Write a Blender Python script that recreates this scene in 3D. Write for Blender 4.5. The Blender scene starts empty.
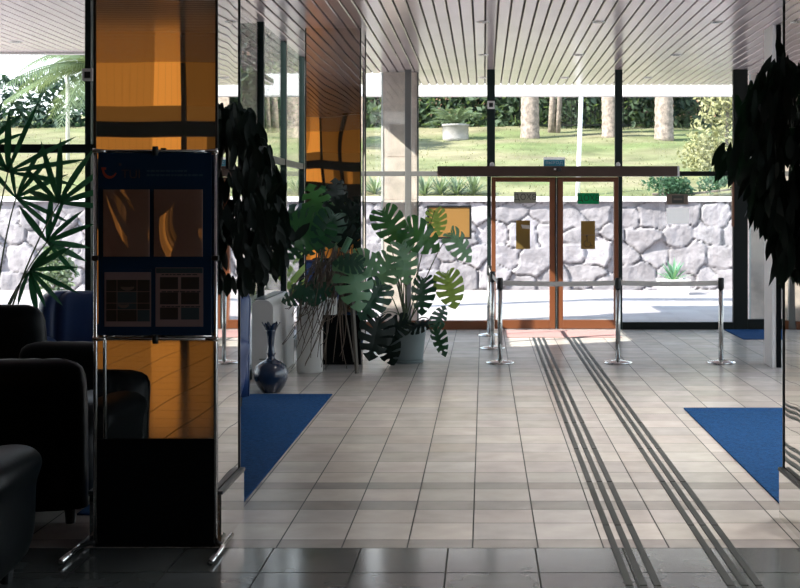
import bpy, bmesh, math, random
import numpy as np
from mathutils import Vector, Matrix, noise
R = random.Random(7)
SC = bpy.context.scene
COL = SC.collection
PI = math.pi
EYE = 1.65
F = 1300.0
CEIL = 3.59

# ------------------------------------------------------------------ helpers
def W(px, py, d):
    """point of the place seen in direction (px, py) at distance d"""
    return Vector(((px - 484) * d / F, d, EYE - (py - 210) * d / F))

class MB:
    def __init__(self):
        self.v = []; self.f = []; self.mi = []; self.cur = 0
    def add(self, vs, fs):
        o = len(self.v)
        self.v.extend([tuple(p) for p in vs])
        for f in fs:
            self.f.append(tuple(i + o for i in f)); self.mi.append(self.cur)
        return self
    def box(self, x0, x1, y0, y1, z0, z1):
        vs = [(x, y, z) for z in (z0, z1) for y in (y0, y1) for x in (x0, x1)]
        return self.add(vs, [(0, 2, 3, 1), (4, 5, 7, 6), (0, 1, 5, 4), (2, 6, 7, 3), (0, 4, 6, 2), (1, 3, 7, 5)])
    def rings(self, rings, cap=True, closed=True):
        n = len(rings[0]); vs = [p for r in rings for p in r]; fs = []
        for i in range(len(rings) - 1):
            for j in range(n if closed else n - 1):
                k = (j + 1) % n
                fs.append((i * n + j, i * n + k, (i + 1) * n + k, (i + 1) * n + j))
        if cap and closed:
            fs.append(tuple(reversed(range(n))))
            fs.append(tuple((len(rings) - 1) * n + j for j in range(n)))
        return self.add(vs, fs)
    def lathe(self, prof, c=(0, 0, 0), n=24):
        rr = []
        for r, z in prof:
            rr.append([(c[0] + r * math.cos(2 * PI * j / n), c[1] + r * math.sin(2 * PI * j / n), c[2] + z) for j in range(n)])
        return self.rings(rr)
    def tube(self, pts, r, n=8, r1=None):
        pts = [Vector(p) for p in pts]; m = len(pts); rr = []
        up = Vector((0.31, 0.17, 0.93)).normalized()
        for i, p in enumerate(pts):
            t = (pts[min(i + 1, m - 1)] - pts[max(i - 1, 0)])
            if t.length < 1e-9: t = Vector((0, 0, 1))
            t.normalize()
            a = t.cross(up)
            if a.length < 1e-4: a = t.cross(Vector((1, 0, 0)))
            a.normalize(); b = t.cross(a)
            q = r if r1 is None else r + (r1 - r) * i / max(1, m - 1)
            rr.append([p + (a * math.cos(2 * PI * j / n) + b * math.sin(2 * PI * j / n)) * q for j in range(n)])
        return self.rings(rr)
    def build(self, name, mat, parent=None, bevel=0, smooth=False, seg=2, loc=None):
        me = bpy.data.meshes.new(name)
        me.from_pydata(self.v, [], self.f)
        ms = mat if isinstance(mat, (list, tuple)) else [mat]
        for m in ms: me.materials.append(m)
        if len(ms) > 1: me.polygons.foreach_set('material_index', self.mi)
        if smooth: me.polygons.foreach_set('use_smooth', [True] * len(me.polygons))
        me.update()
        o = bpy.data.objects.new(name, me); COL.objects.link(o)
        if parent is not None: o.parent = parent
        if loc is not None: o.location = loc
        if bevel:
            b = o.modifiers.new('bevel', 'BEVEL'); b.width = bevel; b.segments = seg; b.limit_method = 'ANGLE'
        return o

def recalc(o):
    bm = bmesh.new(); bm.from_mesh(o.data); bmesh.ops.recalc_face_normals(bm, faces=bm.faces); bm.to_mesh(o.data); bm.free(); return o

def tag(o, label=None, cat=None, group=None, kind=None):
    if label: o['label'] = label
    if cat: o['category'] = cat
    if group: o['group'] = group
    if kind: o['kind'] = kind
    return o
def thing(name, label, cat, loc=(0, 0, 0), rz=0, group=None):
    o = bpy.data.objects.new(name, None); COL.objects.link(o)
    o.location = loc; o.rotation_euler = (0, 0, rz); o.empty_display_size = .1
    return tag(o, label, cat, group)
def struct(o): o['kind'] = 'structure'; return o
def copy_tree(o, parent=None):
    c = o.copy(); COL.objects.link(c)
    if parent is not None: c.parent = parent
    for ch in list(o.children): copy_tree(ch, c)
    return c
def bez(p0, p1, p2, n=8):
    p0, p1, p2 = Vector(p0), Vector(p1), Vector(p2)
    return [p0 * (1 - t) ** 2 + p1 * 2 * t * (1 - t) + p2 * t * t for t in [i / n for i in range(n + 1)]]

# ------------------------------------------------------------------ materials
MATS = {}
def pm(name, col, rough=.5, metal=0., spec=.5, bump=0., bscale=40., var=0., vscale=4., transl=0., tcol=None, emit=None, coat=0., attr=None):
    m = bpy.data.materials.new(name); m.use_nodes = True
    nt = m.node_tree; N = nt.nodes; L = nt.links
    b = N['Principled BSDF']; out = N['Material Output']
    b.inputs['Base Color'].default_value = (*col, 1); b.inputs['Roughness'].default_value = rough
    b.inputs['Metallic'].default_value = metal; b.inputs['Specular IOR Level'].default_value = spec
    b.inputs['Coat Weight'].default_value = coat
    tc = N.new('ShaderNodeTexCoord')
    src = None
    if var:
        nz = N.new('ShaderNodeTexNoise'); nz.inputs['Scale'].default_value = vscale; nz.inputs['Detail'].default_value = 5
        L.new(tc.outputs['Object'], nz.inputs['Vector'])
        rp = N.new('ShaderNodeValToRGB')
        rp.color_ramp.elements[0].position = .3; rp.color_ramp.elements[1].position = .7
        rp.color_ramp.elements[0].color = (*[max(0, c * (1 - var)) for c in col], 1)
        rp.color_ramp.elements[1].color = (*[min(1, c * (1 + var)) for c in col], 1)
        L.new(nz.outputs['Fac'], rp.inputs['Fac']); src = rp.outputs['Color']
    if attr:
        at = N.new('ShaderNodeAttribute'); at.attribute_name = attr
        mx = N.new('ShaderNodeMix'); mx.data_type = 'RGBA'; mx.blend_type = 'MULTIPLY'; mx.inputs['Factor'].default_value = 1
        if src is not None: L.new(src, mx.inputs['A'])
        else: mx.inputs['A'].default_value = (*col, 1)
        L.new(at.outputs['Color'], mx.inputs['B']); src = mx.outputs['Result']
    if src is not None: L.new(src, b.inputs['Base Color'])
    if bump:
        n2 = N.new('ShaderNodeTexNoise'); n2.inputs['Scale'].default_value = bscale; n2.inputs['Detail'].default_value = 4
        L.new(tc.outputs['Object'], n2.inputs['Vector'])
        bp = N.new('ShaderNodeBump'); bp.inputs['Strength'].default_value = bump; bp.inputs['Distance'].default_value = .02
        L.new(n2.outputs['Fac'], bp.inputs['Height']); L.new(bp.outputs['Normal'], b.inputs['Normal'])
    if emit:
        b.inputs['Emission Color'].default_value = (*emit[0], 1); b.inputs['Emission Strength'].default_value = emit[1]
    if transl:
        tr = N.new('ShaderNodeBsdfTranslucent'); tr.inputs['Color'].default_value = (*(tcol or col), 1)
        ms = N.new('ShaderNodeMixShader'); ms.inputs['Fac'].default_value = transl
        L.new(b.outputs[0], ms.inputs[1]); L.new(tr.outputs[0], ms.inputs[2]); L.new(ms.outputs[0], out.inputs['Surface'])
    MATS[name] = m
    return m

def glass_mat(name, tint, f0=.045, rough=0.):
    m = bpy.data.materials.new(name); m.use_nodes = True
    nt = m.node_tree; N = nt.nodes; L = nt.links
    N.remove(N['Principled BSDF']); out = N['Material Output']
    t = N.new('ShaderNodeBsdfTransparent'); t.inputs['Color'].default_value = (*tint, 1)
    g = N.new('ShaderNodeBsdfGlossy'); g.inputs['Roughness'].default_value = rough
    lw = N.new('ShaderNodeLayerWeight'); lw.inputs['Blend'].default_value = .5
    pw = N.new('ShaderNodeMath'); pw.operation = 'POWER'; pw.inputs[1].default_value = 5
    ma = N.new('ShaderNodeMath'); ma.operation = 'MULTIPLY_ADD'; ma.inputs[1].default_value = 1 - f0; ma.inputs[2].default_value = f0
    L.new(lw.outputs['Facing'], pw.inputs[0]); L.new(pw.outputs[0], ma.inputs[0])
    mx = N.new('ShaderNodeMixShader'); L.new(ma.outputs[0], mx.inputs['Fac'])
    L.new(t.outputs[0], mx.inputs[1]); L.new(g.outputs[0], mx.inputs[2]); L.new(mx.outputs[0], out.inputs['Surface'])
    MATS[name] = m
    return m

glass = glass_mat('window_glass', (.96, .98, .97))
acrylic = glass_mat('acrylic', (.97, .95, .94), .05, .03)

pm('tile_small', (.50, .465, .43), .25, spec=.6, var=.10, vscale=5, bump=.02, bscale=9, attr='tint')
pm('tile_big', (.10, .112, .112), .13, spec=.6, var=.25, vscale=3, bump=.02, bscale=6, attr='tint')
pm('grout', (.022, .026, .024), .8)
pm('slat', (.78, .665, .67), .19, metal=.38, spec=.4, var=.05, vscale=1.2)
pm('slat_hall', (.70, .63, .60), .12, metal=.4, spec=.5)
pm('slat_gap', (.04, .03, .025), .8)
pm('white_paint', (.80, .78, .77), .5)
pm('plaster_dark', (.07, .055, .045), .6)
pm('plaster_grey', (.30, .29, .28), .7)
pm('frame_dark', (.010, .020, .019), .45, spec=.25)
pm('frame_grey', (.17, .17, .165), .4, metal=.3)
pm('frame_black', (.004, .006, .005), .5, spec=.2)
pm('frame_brown', (.155, .05, .017), .42)
pm('header_brown', (.05, .025, .017), .45)
pm('mirror', (.80, .80, .78), .012, metal=1)
pm('mirror_core', (.02, .02, .02), .6)
pm('black_panel', (.004, .005, .006), .6, spec=.05)
pm('dark_trim', (.012, .018, .02), .4)
pm('chrome', (.75, .75, .73), .14, metal=1)
pm('steel', (.52, .52, .50), .24, metal=1)
pm('black_plastic', (.012, .014, .015), .45)
pm('belt', (.74, .72, .70), .75, transl=.4)
pm('strip_rubber', (.022, .028, .025), .5)
pm('mat_blue', (.006, .050, .15), .95, spec=.15, bump=.5, bscale=300, var=.3, vscale=45)
pm('mat_red', (.42, .26, .25), .95, spec=.1, bump=.4, bscale=250)
pm('leather_blue', (.016, .042, .135), .38, bump=.04, bscale=60)
pm('leather_dark', (.002, .004, .005), .45, spec=.16, bump=.04, bscale=60)
pm('vase_glaze', (.013, .025, .05), .16, coat=.5)
pm('pot_white', (.60, .60, .58), .4)
pm('casing_white', (.62, .61, .59), .38)
pm('pot_grey', (.19, .235, .24), .45)
pm('soil', (.035, .025, .018), .9)
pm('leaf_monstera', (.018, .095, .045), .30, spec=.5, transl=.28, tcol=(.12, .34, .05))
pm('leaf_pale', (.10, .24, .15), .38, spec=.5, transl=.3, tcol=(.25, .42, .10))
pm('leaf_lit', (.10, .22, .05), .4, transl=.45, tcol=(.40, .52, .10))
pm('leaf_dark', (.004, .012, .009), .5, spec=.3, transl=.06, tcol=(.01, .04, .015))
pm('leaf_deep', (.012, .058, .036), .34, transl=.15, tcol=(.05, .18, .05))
pm('leaf_palm', (.010, .060, .032), .35, transl=.2, tcol=(.04, .2, .07))
pm('stem', (.055, .09, .03), .5)
pm('root', (.10, .075, .055), .8)
pm('wood_stake', (.10, .09, .075), .7)
pm('navy_board', (.008, .030, .07), .65, spec=.08)
pm('logo_red', (.45, .05, .02), .5)
pm('logo_dim', (.05, .02, .022), .5)
pm('print_dim', (.02, .055, .085), .5)
pm('paper_print', (.26, .17, .17), .6)
pm('photo_dark', (.010, .018, .022), .35)
pm('photo_teal', (.014, .05, .065), .35)
pm('photo_grey', (.13, .10, .095), .4)
pm('brochure', (.62, .38, .31), .25, var=.2, vscale=2)
pm('amber_board', (.48, .29, .10), .45, transl=.5, tcol=(.60, .36, .11))
pm('gold_board', (.28, .19, .055), .4, transl=.5, tcol=(.34, .22, .06))
pm('amber_dark', (.10, .06, .018), .5)
pm('sign_grey', (.36, .35, .30), .5, transl=.6)
pm('sign_grey_dark', (.05, .05, .04), .5)
pm('sign_green', (.0, .25, .11), .45, transl=.6, tcol=(0., .42, .19))
pm('sign_green_dark', (.0, .035, .02), .5)
pm('paper_white', (.9, .89, .88), .6, transl=.85, tcol=(.97, .96, .95))
pm('sign_blue', (.10, .42, .55), .45, transl=.5)
pm('sign_white', (.85, .84, .83), .5, transl=.6, tcol=(.92, .91, .90))
pm('sign_brown', (.26, .20, .16), .5, transl=.5)
pm('grass', (.19, .185, .105), .9, spec=.1, var=.28, vscale=1.1, bump=.6, bscale=9, attr='tint')
pm('grass_blade', (.30, .30, .17), .8, spec=.1, transl=.5, tcol=(.34, .35, .17))
pm('stone', (.30, .285, .30), .85, spec=.2, var=.22, vscale=3.5, bump=.8, bscale=14, attr='tint')
pm('cap_stone', (.66, .64, .62), .8)
pm('paving', (.36, .32, .32), .6, var=.06, vscale=2, attr='tint')
pm('paving_joint', (.40, .37, .36), .8)
pm('marble', (.86, .70, .635), .45, var=.16, vscale=6)
pm('hedge', (.024, .055, .040), .7, transl=.2, tcol=(.06, .14, .05))
pm('hedge_light', (.06, .10, .055), .7, transl=.3, tcol=(.2, .3, .08))
pm('bush_yellow', (.33, .33, .17), .7, transl=.3, tcol=(.36, .36, .17))
pm('juniper', (.03, .085, .04), .7, transl=.2, tcol=(.08, .2, .06))
pm('yucca', (.17, .22, .14), .55, transl=.25, tcol=(.3, .4, .15))
pm('frond', (.13, .18, .10), .55, transl=.3, tcol=(.3, .38, .15))
pm('trunk', (.27, .22, .19), .9, var=.5, vscale=9, bump=1, bscale=22)
pm('trunk_dark', (.14, .12, .10), .9, var=.3, vscale=9)
pm('concrete', (.34, .325, .32), .85, var=.15, vscale=5, bump=.4, bscale=25)
pm('curtain_hem_glow', (.16, .075, .02), .8, emit=((.5, .2, .04), .22))  # curtain hem, daylight through it put in as a weak glow
pm('ochre', (.34, .22, .15), .8, var=.1, vscale=1)
pm('pole_white', (.80, .80, .80), .4)
pm('lamp_lens', (.55, .52, .48), .3)
pm('fill_lamp_glow', (.8, .78, .72), .3, emit=((1, .9, .8), 6.))
HALL_FILL = 185

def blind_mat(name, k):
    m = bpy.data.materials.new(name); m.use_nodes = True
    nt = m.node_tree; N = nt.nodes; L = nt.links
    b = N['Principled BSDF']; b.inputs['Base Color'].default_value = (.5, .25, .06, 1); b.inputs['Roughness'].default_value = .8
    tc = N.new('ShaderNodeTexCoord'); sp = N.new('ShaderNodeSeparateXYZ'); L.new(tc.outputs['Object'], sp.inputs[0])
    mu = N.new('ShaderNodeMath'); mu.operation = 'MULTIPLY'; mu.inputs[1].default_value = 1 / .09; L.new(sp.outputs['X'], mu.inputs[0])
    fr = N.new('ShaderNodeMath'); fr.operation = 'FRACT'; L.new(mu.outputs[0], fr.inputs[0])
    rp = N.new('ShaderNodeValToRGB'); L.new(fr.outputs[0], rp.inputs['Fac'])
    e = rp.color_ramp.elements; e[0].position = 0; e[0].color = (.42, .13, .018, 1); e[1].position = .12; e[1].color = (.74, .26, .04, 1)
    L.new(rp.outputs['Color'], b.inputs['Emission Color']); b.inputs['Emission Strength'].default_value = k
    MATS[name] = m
blind_mat('amber_blind', .86); blind_mat('amber_blind_mid', .42); blind_mat('amber_blind_dim', .06); blind_mat('amber_blind_low', .12); blind_mat('amber_blind_strip', .3)  # sunlight through the blinds put in as glow, bright to dim
M = MATS

# ------------------------------------------------------------------ camera, world, sun
cam_d = bpy.data.cameras.new('camera'); cam = bpy.data.objects.new('camera', cam_d); COL.objects.link(cam)
cam.location = (0, 0, EYE); cam.rotation_euler = (PI / 2, 0, 0)
cam_d.sensor_width = 36; cam_d.lens = 36 * F / 800
cam_d.shift_x = -84 / 800; cam_d.shift_y = -84 / 800
cam_d.clip_end = 300
SC.camera = cam
SC.view_settings.view_transform = 'Standard'; SC.view_settings.look = 'None'; SC.view_settings.gamma = 1
SC.view_settings.exposure = 0.25
SC.cycles.use_denoising = True
SC.cycles.max_bounces = 12; SC.cycles.diffuse_bounces = 5; SC.cycles.glossy_bounces = 6; SC.cycles.transparent_max_bounces = 24
SC.cycles.caustics_reflective = False; SC.cycles.caustics_refractive = False
SC.cycles.sample_clamp_indirect = 8

w = bpy.data.worlds.new('sky'); SC.world = w; w.use_nodes = True
nt = w.node_tree; bg = nt.nodes['Background']
tc = nt.nodes.new('ShaderNodeTexCoord'); sp = nt.nodes.new('ShaderNodeSeparateXYZ'); nt.links.new(tc.outputs['Generated'], sp.inputs[0])
rp = nt.nodes.new('ShaderNodeValToRGB'); nt.links.new(sp.outputs['Z'], rp.inputs['Fac'])
e = rp.color_ramp.elements
e[0].position = 0; e[0].color = (.86, .88, .90, 1); e[1].position = .7; e[1].color = (.42, .58, .82, 1)
nt.links.new(rp.outputs['Color'], bg.inputs['Color']); bg.inputs['Strength'].default_value = 2.6

sun_d = bpy.data.lights.new('sun', 'SUN'); sun_d.energy = 14; sun_d.angle = .009; sun_d.color = (1, .93, .86)
sun = bpy.data.objects.new('sun', sun_d); COL.objects.link(sun)
SUN = Vector((1, .52, -.86)).normalized()
sun.rotation_euler = SUN.to_track_quat('-Z', 'Y').to_euler(); sun.location = (-20, 0, 25)

# ------------------------------------------------------------------ floor
def face_attr(o, vals):
    a = o.data.attributes.new('tint', 'FLOAT_COLOR', 'FACE') if False else o.data.color_attributes.new('tint', 'FLOAT_COLOR', 'CORNER')
    arr = []
    for p, v in zip(o.data.polygons, vals):
        for _ in range(p.loop_total): arr.extend((v[0], v[1], v[2], 1))
    a.data.foreach_set('color', arr)

def tiles(mb, tint, xs, rows, g, mi, base):
    mb.cur = mi
    for j in range(len(rows) - 1):
        y0, y1, dk = rows[j][0], rows[j + 1][0], rows[j][1]
        for i in range(len(xs) - 1):
            mb.add([(xs[i] + g, y0 + g, 0), (xs[i + 1] - g, y0 + g, 0), (xs[i + 1] - g, y1 - g, 0), (xs[i] + g, y1 - g, 0)], [(0, 1, 2, 3)])
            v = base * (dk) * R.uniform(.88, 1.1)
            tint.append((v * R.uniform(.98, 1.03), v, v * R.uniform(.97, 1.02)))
fl = MB(); tint = []
fl.cur = 2; fl.box(-9.2, 5.6, -4.8, 18.03, -.12, -.0025); tint += [(1, 1, 1)] * 6
xs = [-.0557 + .32 * k for k in range(-28, 17)]; xs = [x for x in xs if -9.1 < x < 5.3]
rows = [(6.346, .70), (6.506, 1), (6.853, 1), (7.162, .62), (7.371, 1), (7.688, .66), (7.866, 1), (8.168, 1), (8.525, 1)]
y = 8.525
while y < 17.6:
    y += .335; rows.append((y, 1))
rows.append((18.02, 1))
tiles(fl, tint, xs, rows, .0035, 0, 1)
xs = [-.60 + .425 * k for k in range(-20, 14)]; xs = [x for x in xs if -9.1 < x < 5.4]
rows = [(6.346 - .43 * k, 1) for k in range(25, -1, -1)]
tiles(fl, tint, xs, rows, .004, 1, 1)
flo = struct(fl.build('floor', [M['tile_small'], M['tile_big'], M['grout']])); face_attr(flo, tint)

pv = MB(); tint = []
pv.cur = 1; pv.box(-16, 24, 18.03, 27, -.12, -.003); tint += [(1, 1, 1)] * 6
pv.box(-16, -9.2, 11, 18.03, -.12, -.003); pv.box(-9.2, -2.34, 11.6, 18.03, -.0024, -.001); pv.box(5.62, 24, -8, 18.03, -.12, -.003); tint += [(1, 1, 1)] * 18
tiles(pv, tint, [-16 + .5 * k for k in range(53)], [(18.05 + .5 * k, 1) for k in range(19)], .006, 0, 1)
pvo = struct(pv.build('paving', [M['paving'], M['paving_joint']])); face_attr(pvo, tint)
pv = MB(); tint = []
tiles(pv, tint, [-9.2 + .49 * k for k in range(15)], [(11.62 + .49 * k, 1) for k in range(14)], .006, 0, 1)
for i, v in enumerate(pv.v): pv.v[i] = (v[0], v[1], .001)
pvo = struct(pv.build('paving', [M['paving'], M['paving_joint']])); face_attr(pvo, tint)

# ------------------------------------------------------------------ ceiling (long metal slats)
cl = MB()
def slat_y(x, y0, y1, wd=.106, h=.022):
    b = .006
    sec = [(x, CEIL + h), (x, CEIL + b), (x + b, CEIL), (x + wd - b, CEIL), (x + wd, CEIL + b), (x + wd, CEIL + h)]
    cl.rings([[(a, y0, z) for a, z in sec], [(a, y1, z) for a, z in sec]], cap=False, closed=False)
def slat_x(y, x0, x1, wd=.106, h=.022):
    b = .006
    sec = [(y, CEIL + h), (y, CEIL + b), (y + b, CEIL), (y + wd - b, CEIL), (y + wd, CEIL + b), (y + wd, CEIL + h)]
    cl.rings([[(x0, a, z) for a, z in sec], [(x1, a, z) for a, z in sec]], cap=False, closed=False)
REG = [(-9.1, -4.12, 16.0), (-4.12, -2.28, 13.5), (-2.28, -1.34, 18.5), (-1.34, 5.6, 20.2)]  # second region's unseen outer edge is placed to shape the sun patch
k = 0
x = -9.08
while x < 5.3:
    for a, b_, ye in REG:
        if a <= x + .05 < b_: slat_y(x, .80, ye)
    x += .123
clo = cl.build('ceiling', M['slat']); struct(recalc(clo)); cl = MB()
y = -4.58
while y < .7:
    slat_x(y, -9.1, 5.4); y += .123
clo = cl.build('ceiling', M['slat_hall']); struct(recalc(clo))
rf = MB()
rf.box(-9.2, 5.6, -4.8, 4, CEIL + .024, CEIL + .09)
for a, b_, ye in REG: rf.box(a, b_ - .001, 4.0, ye, CEIL + .024, CEIL + .09)
struct(rf.build('roof', M['slat_gap']))
fa = MB(); fa.box(-2.5, 7.0, 21.5, 21.8, 3.545, 4.2); struct(fa.build('trim_1', M['white_paint']))
for x_ in (-2.25, 4.72, 6.7):
    fa = MB(); fa.box(x_ - .15, x_ + .15, 21.52, 21.78, 0, 3.545); struct(fa.build('trim_2', M['white_paint']))
fa = MB(); fa.box(-9.2, -4.12, 16.0, 16.1, CEIL - .02, CEIL + .34); struct(fa.build('trim_3', M['white_paint']))

# ------------------------------------------------------------------ walls
wb = MB(); wb.box(-9.3, -9.1, -4.8, 11.5, 0, CEIL + .02); struct(wb.build('wall_left', M['plaster_dark']))
wb = MB(); wb.box(5.4, 5.6, -4.8, 2.0, 0, CEIL + .02); struct(wb.build('wall_right', M['plaster_grey']))
wb = MB()
wb.box(-9.1, -5.3, -4.8, -4.6, 0, CEIL + .02); wb.box(-2.95, 5.4, -4.8, -4.6, 0, CEIL + .02)
struct(wb.build('wall_back', M['plaster_dark']))

# the amber-blind window behind the viewer
bw = thing('window_7', None, None, (0, 0, 0)); struct(bw)
for a, b_, c, d, m_ in ((-5.3, -4.46, .02, CEIL + .02, 'amber_blind_mid'), (-4.46, -4.06, .02, CEIL + .02, 'amber_blind'), (-4.06, -2.95, 2.7, CEIL + .02, 'amber_blind_low'), (-4.06, -3.72, .02, 2.7, 'amber_blind_strip'), (-3.72, -3.42, .02, 2.7, 'amber_blind_dim'), (-3.42, -3.30, .02, 2.7, 'amber_blind_strip'), (-3.30, -2.95, .02, 2.7, 'amber_blind_dim')):
    p = MB(); p.box(a, b_, -4.76, -4.72, c, d); p.build('blind', M[m_], bw)
p = MB()
for xx in (-5.3, -4.06, -3.55, -3.03): p.box(xx, xx + .07, -4.7, -4.62, 0, CEIL)
p.box(-5.3, -2.95, -4.70, -4.60, 2.66, 2.86); p.box(-5.3, -2.95, -4.70, -4.62, 0, .1)
p.build('window_frame', M['black_plastic'], bw)
p = MB(); p.box(-5.22, -3.04, -4.71, -4.69, 2.862, 3.06); p.build('curtain_hem_glow', M['curtain_hem_glow'], bw)
p = MB(); p.box(-5.22, -3.04, -4.70, -4.66, 1.4, 2.36); p.build('window_panel', M['plaster_dark'], bw)  # dark panel added to keep amber out of the ceiling reflections

# ------------------------------------------------------------------ glazing
FY = 18.0
def zpx(py, d): return EYE - (py - 210) * d / F
TR0, TR1 = 2.12, 2.185
def window(name, x0, x1, z0, z1, y=FY, bars=(), mat=None, glz=True, rail=0.05, dep=.09, bot=None):
    r = thing(name, None, None, (0, 0, 0)); struct(r)
    m = mat or M['frame_dark']
    f = MB()
    for (a, b_, c, d) in bars: f.box(a, b_, y - dep / 2, y + dep / 2, c, d)
    f.build('window_frame', m, r, bevel=.004)
    if bot:
        f = MB(); f.box(bot[0], bot[1], y - .06, y + .06, bot[2], bot[3]); f.build('bottom_rail', M['frame_brown'], r, bevel=.004)
    if glz:
        g = MB(); g.box(x0, x1, y - .004, y + .004, z0, z1); g.build('pane', glass, r)
    return r
XA, XB, XC, XD = -1.05, .097, 1.862, 3.545
# left bay
window('window_1', -2.2, XA - .04, .1, CEIL, bars=[(-2.26, -2.2, 0, CEIL), (-2.2, XA - .045, TR0, TR1)], mat=M['frame_grey'], bot=(-2.2, XA - .045, 0, .11))
window('window_2', XA + .04, XB - .05, .1, CEIL, bars=[(XA - .042, XA + .042, 0, CEIL), (XA + .042, XB - .056, TR0, TR1)], mat=M['frame_grey'], bot=(XA + .042, XB - .056, 0, .12))
window('window_3', XB + .05, XC - .05, 2.26, CEIL, bars=[(XB - .055, XB + .055, 2.11, CEIL), (XB - .055, XB + .0, 0, 2.11), (XC - .05, XC + .05, 2.11, CEIL), (XC, XC + .05, 0, 2.11), (XB + .055, XC - .05, 2.11, 2.25)], mat=M['frame_dark'])
window('window_4', XC + .05, XD - .1, .1, CEIL, bars=[(XC + .052, XD - .1, TR0, TR1), (XD - .1, XD + .1, 0, CEIL), (XC + .052, XD - .1, 0, .1)], mat=M['frame_black'])
window('window_5', XD + .1, 5.34, .1, CEIL, bars=[(5.34, 5.43, 0, CEIL), (XD + .102, 5.34, TR0, TR1), (XD + .102, 5.34, 0, .14), (4.42, 4.50, .14, TR0)], mat=M['frame_black'])
# warm wooden strip beside the dark post
o = MB(); o.box(XD - .125, XD - .10, 17.9, 17.97, 1.42, 2.13); struct(o.build('trim_5', M['frame_brown']))

# sliding entrance doors
for nm, a, b_ in (('door_1', XB + .005, .995), ('door_2', 1.005, XC - .005)):
    r = thing(nm, None, None, (0, 0, 0)); struct(r)
    f = MB(); s = .088
    y0, y1 = 17.955, 18.045
    f.box(a, a + (s if nm == 'door_2' else .06), y0, y1, .01, 2.105); f.box(b_ - (s if nm == 'door_1' else .06), b_, y0, y1, .01, 2.105)
    aa, bb = a + (s if nm == 'door_2' else .06), b_ - (s if nm == 'door_1' else .06)
    f.box(aa, bb, y0, y1, .01, .13); f.box(aa, bb, y0, y1, 2.04, 2.105)
    f.build('door_frame', M['frame_brown'], r, bevel=.004)
    g = MB(); g.box(aa - .01, bb + .01, 17.996, 18.004, .13, 2.04); g.build('pane', glass, r)
    g = MB()
    if nm == 'door_1': g.box(b_ - .012, b_ + .004, 17.945, 17.954, .02, 2.1)
    else: g.box(a - .004, a + .012, 17.945, 17.954, .02, 2.1)
    g.build('seal', M['frame_dark'], r)
o = MB(); o.box(-.637, 2.645, 17.76, 17.954, 2.112, 2.25)
hd = o.build('door_operator', M['header_brown'], bevel=.006)
tag(hd, 'long brown sliding door operator beam above the entrance doors', 'door operator')
o = MB(); o.box(2.646, 2.672, 17.76, 17.94, 2.112, 2.25); o.build('end_cap', M['sign_white'], hd, bevel=.004)
o = MB(); o.lathe([(.001, -.03), (.035, -.03), (.04, 0), (.03, .02), (.001, .022)], (0, 0, 0), 14)
for i, v in enumerate(o.v): o.v[i] = (1.02 + v[0], 17.74 - .0 + v[2], 2.205 + v[1] * .8)
o.build('motion_sensor', M['black_plastic'], hd, smooth=True)
o = MB(); o.box(.955, 1.0, 17.73, 17.758, 2.195, 2.22); o.build('sensor_lens', M['sign_white'], hd)

# side glazing of the lobby (x = -2.3) and lounge front
def side_window(name, y0, y1):
    r = thing(name, None, None); struct(r)
    f = MB()
    f.box(-2.345, -2.27, y0 - .03, y0 + .03, 0, CEIL); f.box(-2.335, -2.28, y0 + .03, y1 - .031, 2.165, 2.235); f.box(-2.345, -2.27, y0 + .03, y1 - .031, 0, .1)
    f.build('window_frame', M['frame_dark'], r)
    g = MB(); g.box(-2.311, -2.303, y0 + .03, y1 - .03, .1, CEIL); g.build('pane', glass, r)
ysd = [11.53, 12.0, 13.42, 14.95, 16.45, 17.98]
for i in range(5): side_window('window_%d' % (8 + i), ysd[i], ysd[i + 1])
ysr = [2.03, 5.2, 8.4, 11.6, 14.8, 18.0]  # unseen right-hand glazing, added to let more daylight into the hall
for i in range(5):
    r = thing('window_%d' % (20 + i), None, None); struct(r); f = MB(); y0, y1 = ysr[i], ysr[i + 1]
    f.box(5.44, 5.54, y0 - .03, y0 + .03, 0, CEIL); f.box(5.45, 5.53, y0 + .03, y1 - .031, 2.12, 2.19); f.box(5.44, 5.54, y0 + .03, y1 - .031, 0, .1)
    f.build('window_frame', M['frame_dark'], r)
    g = MB(); g.box(5.486, 5.494, y0 + .03, y1 - .03, .1, CEIL); g.build('pane', glass, r)
LY = 11.5
def lounge_window(name, x0, x1):
    r = thing(name, None, None); struct(r)
    f = MB(); f.box(x0, x0 + .05, LY - .05, LY + .05, 0, CEIL); f.box(x0 + .05, x1, LY - .045, LY + .045, 2.155, 2.23); f.box(x0 + .05, x1, LY - .045, LY + .045, 0, .08)
    f.build('window_frame', M['frame_dark'], r)
    g = MB(); g.box(x0 + .05, x1, LY - .004, LY + .004, .08, CEIL); g.build('pane', glass, r)
for i, (a, b_) in enumerate([(-9.1, -7.25), (-7.25, -5.4), (-5.4, -3.515), (-3.515, -2.35)]): lounge_window('window_%d' % (13 + i), a, b_)

# sensors on the posts
def sensor(loc, label):
    r = thing('alarm_sensor', label, 'sensor', loc)
    o = MB(); o.box(-.05, .05, -.03, 0, -.055, .055); o.build('housing', M['white_paint'], r, bevel=.008)
    o = MB(); o.box(-.026, .026, -.036, -.0302, -.03, .026); o.build('lens', M['black_plastic'], r)
sensor(W(491, 105, 17.954), 'small square white sensor with black eye on the post left of the doors')
sensor(W(88.5, 75, 11.449), 'small square white sensor with black eye on the lounge window post')
for px, py, lb in ((492, 165, 'tiny white stud standing on the door operator at the post left of the doors'), (618, 165, 'tiny white stud standing on the door operator at the post right of the doors')):
    c = W(px, py, 17.86); o = MB(); o.lathe([(.03, 0), (.034, .02), (.022, .05), (.002, .06)], (0, 0, 0), 12)
    tag(o.build('stud', M['sign_white'], smooth=True, loc=(c.x, c.y, 2.25)), lb, 'stud')

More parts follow.
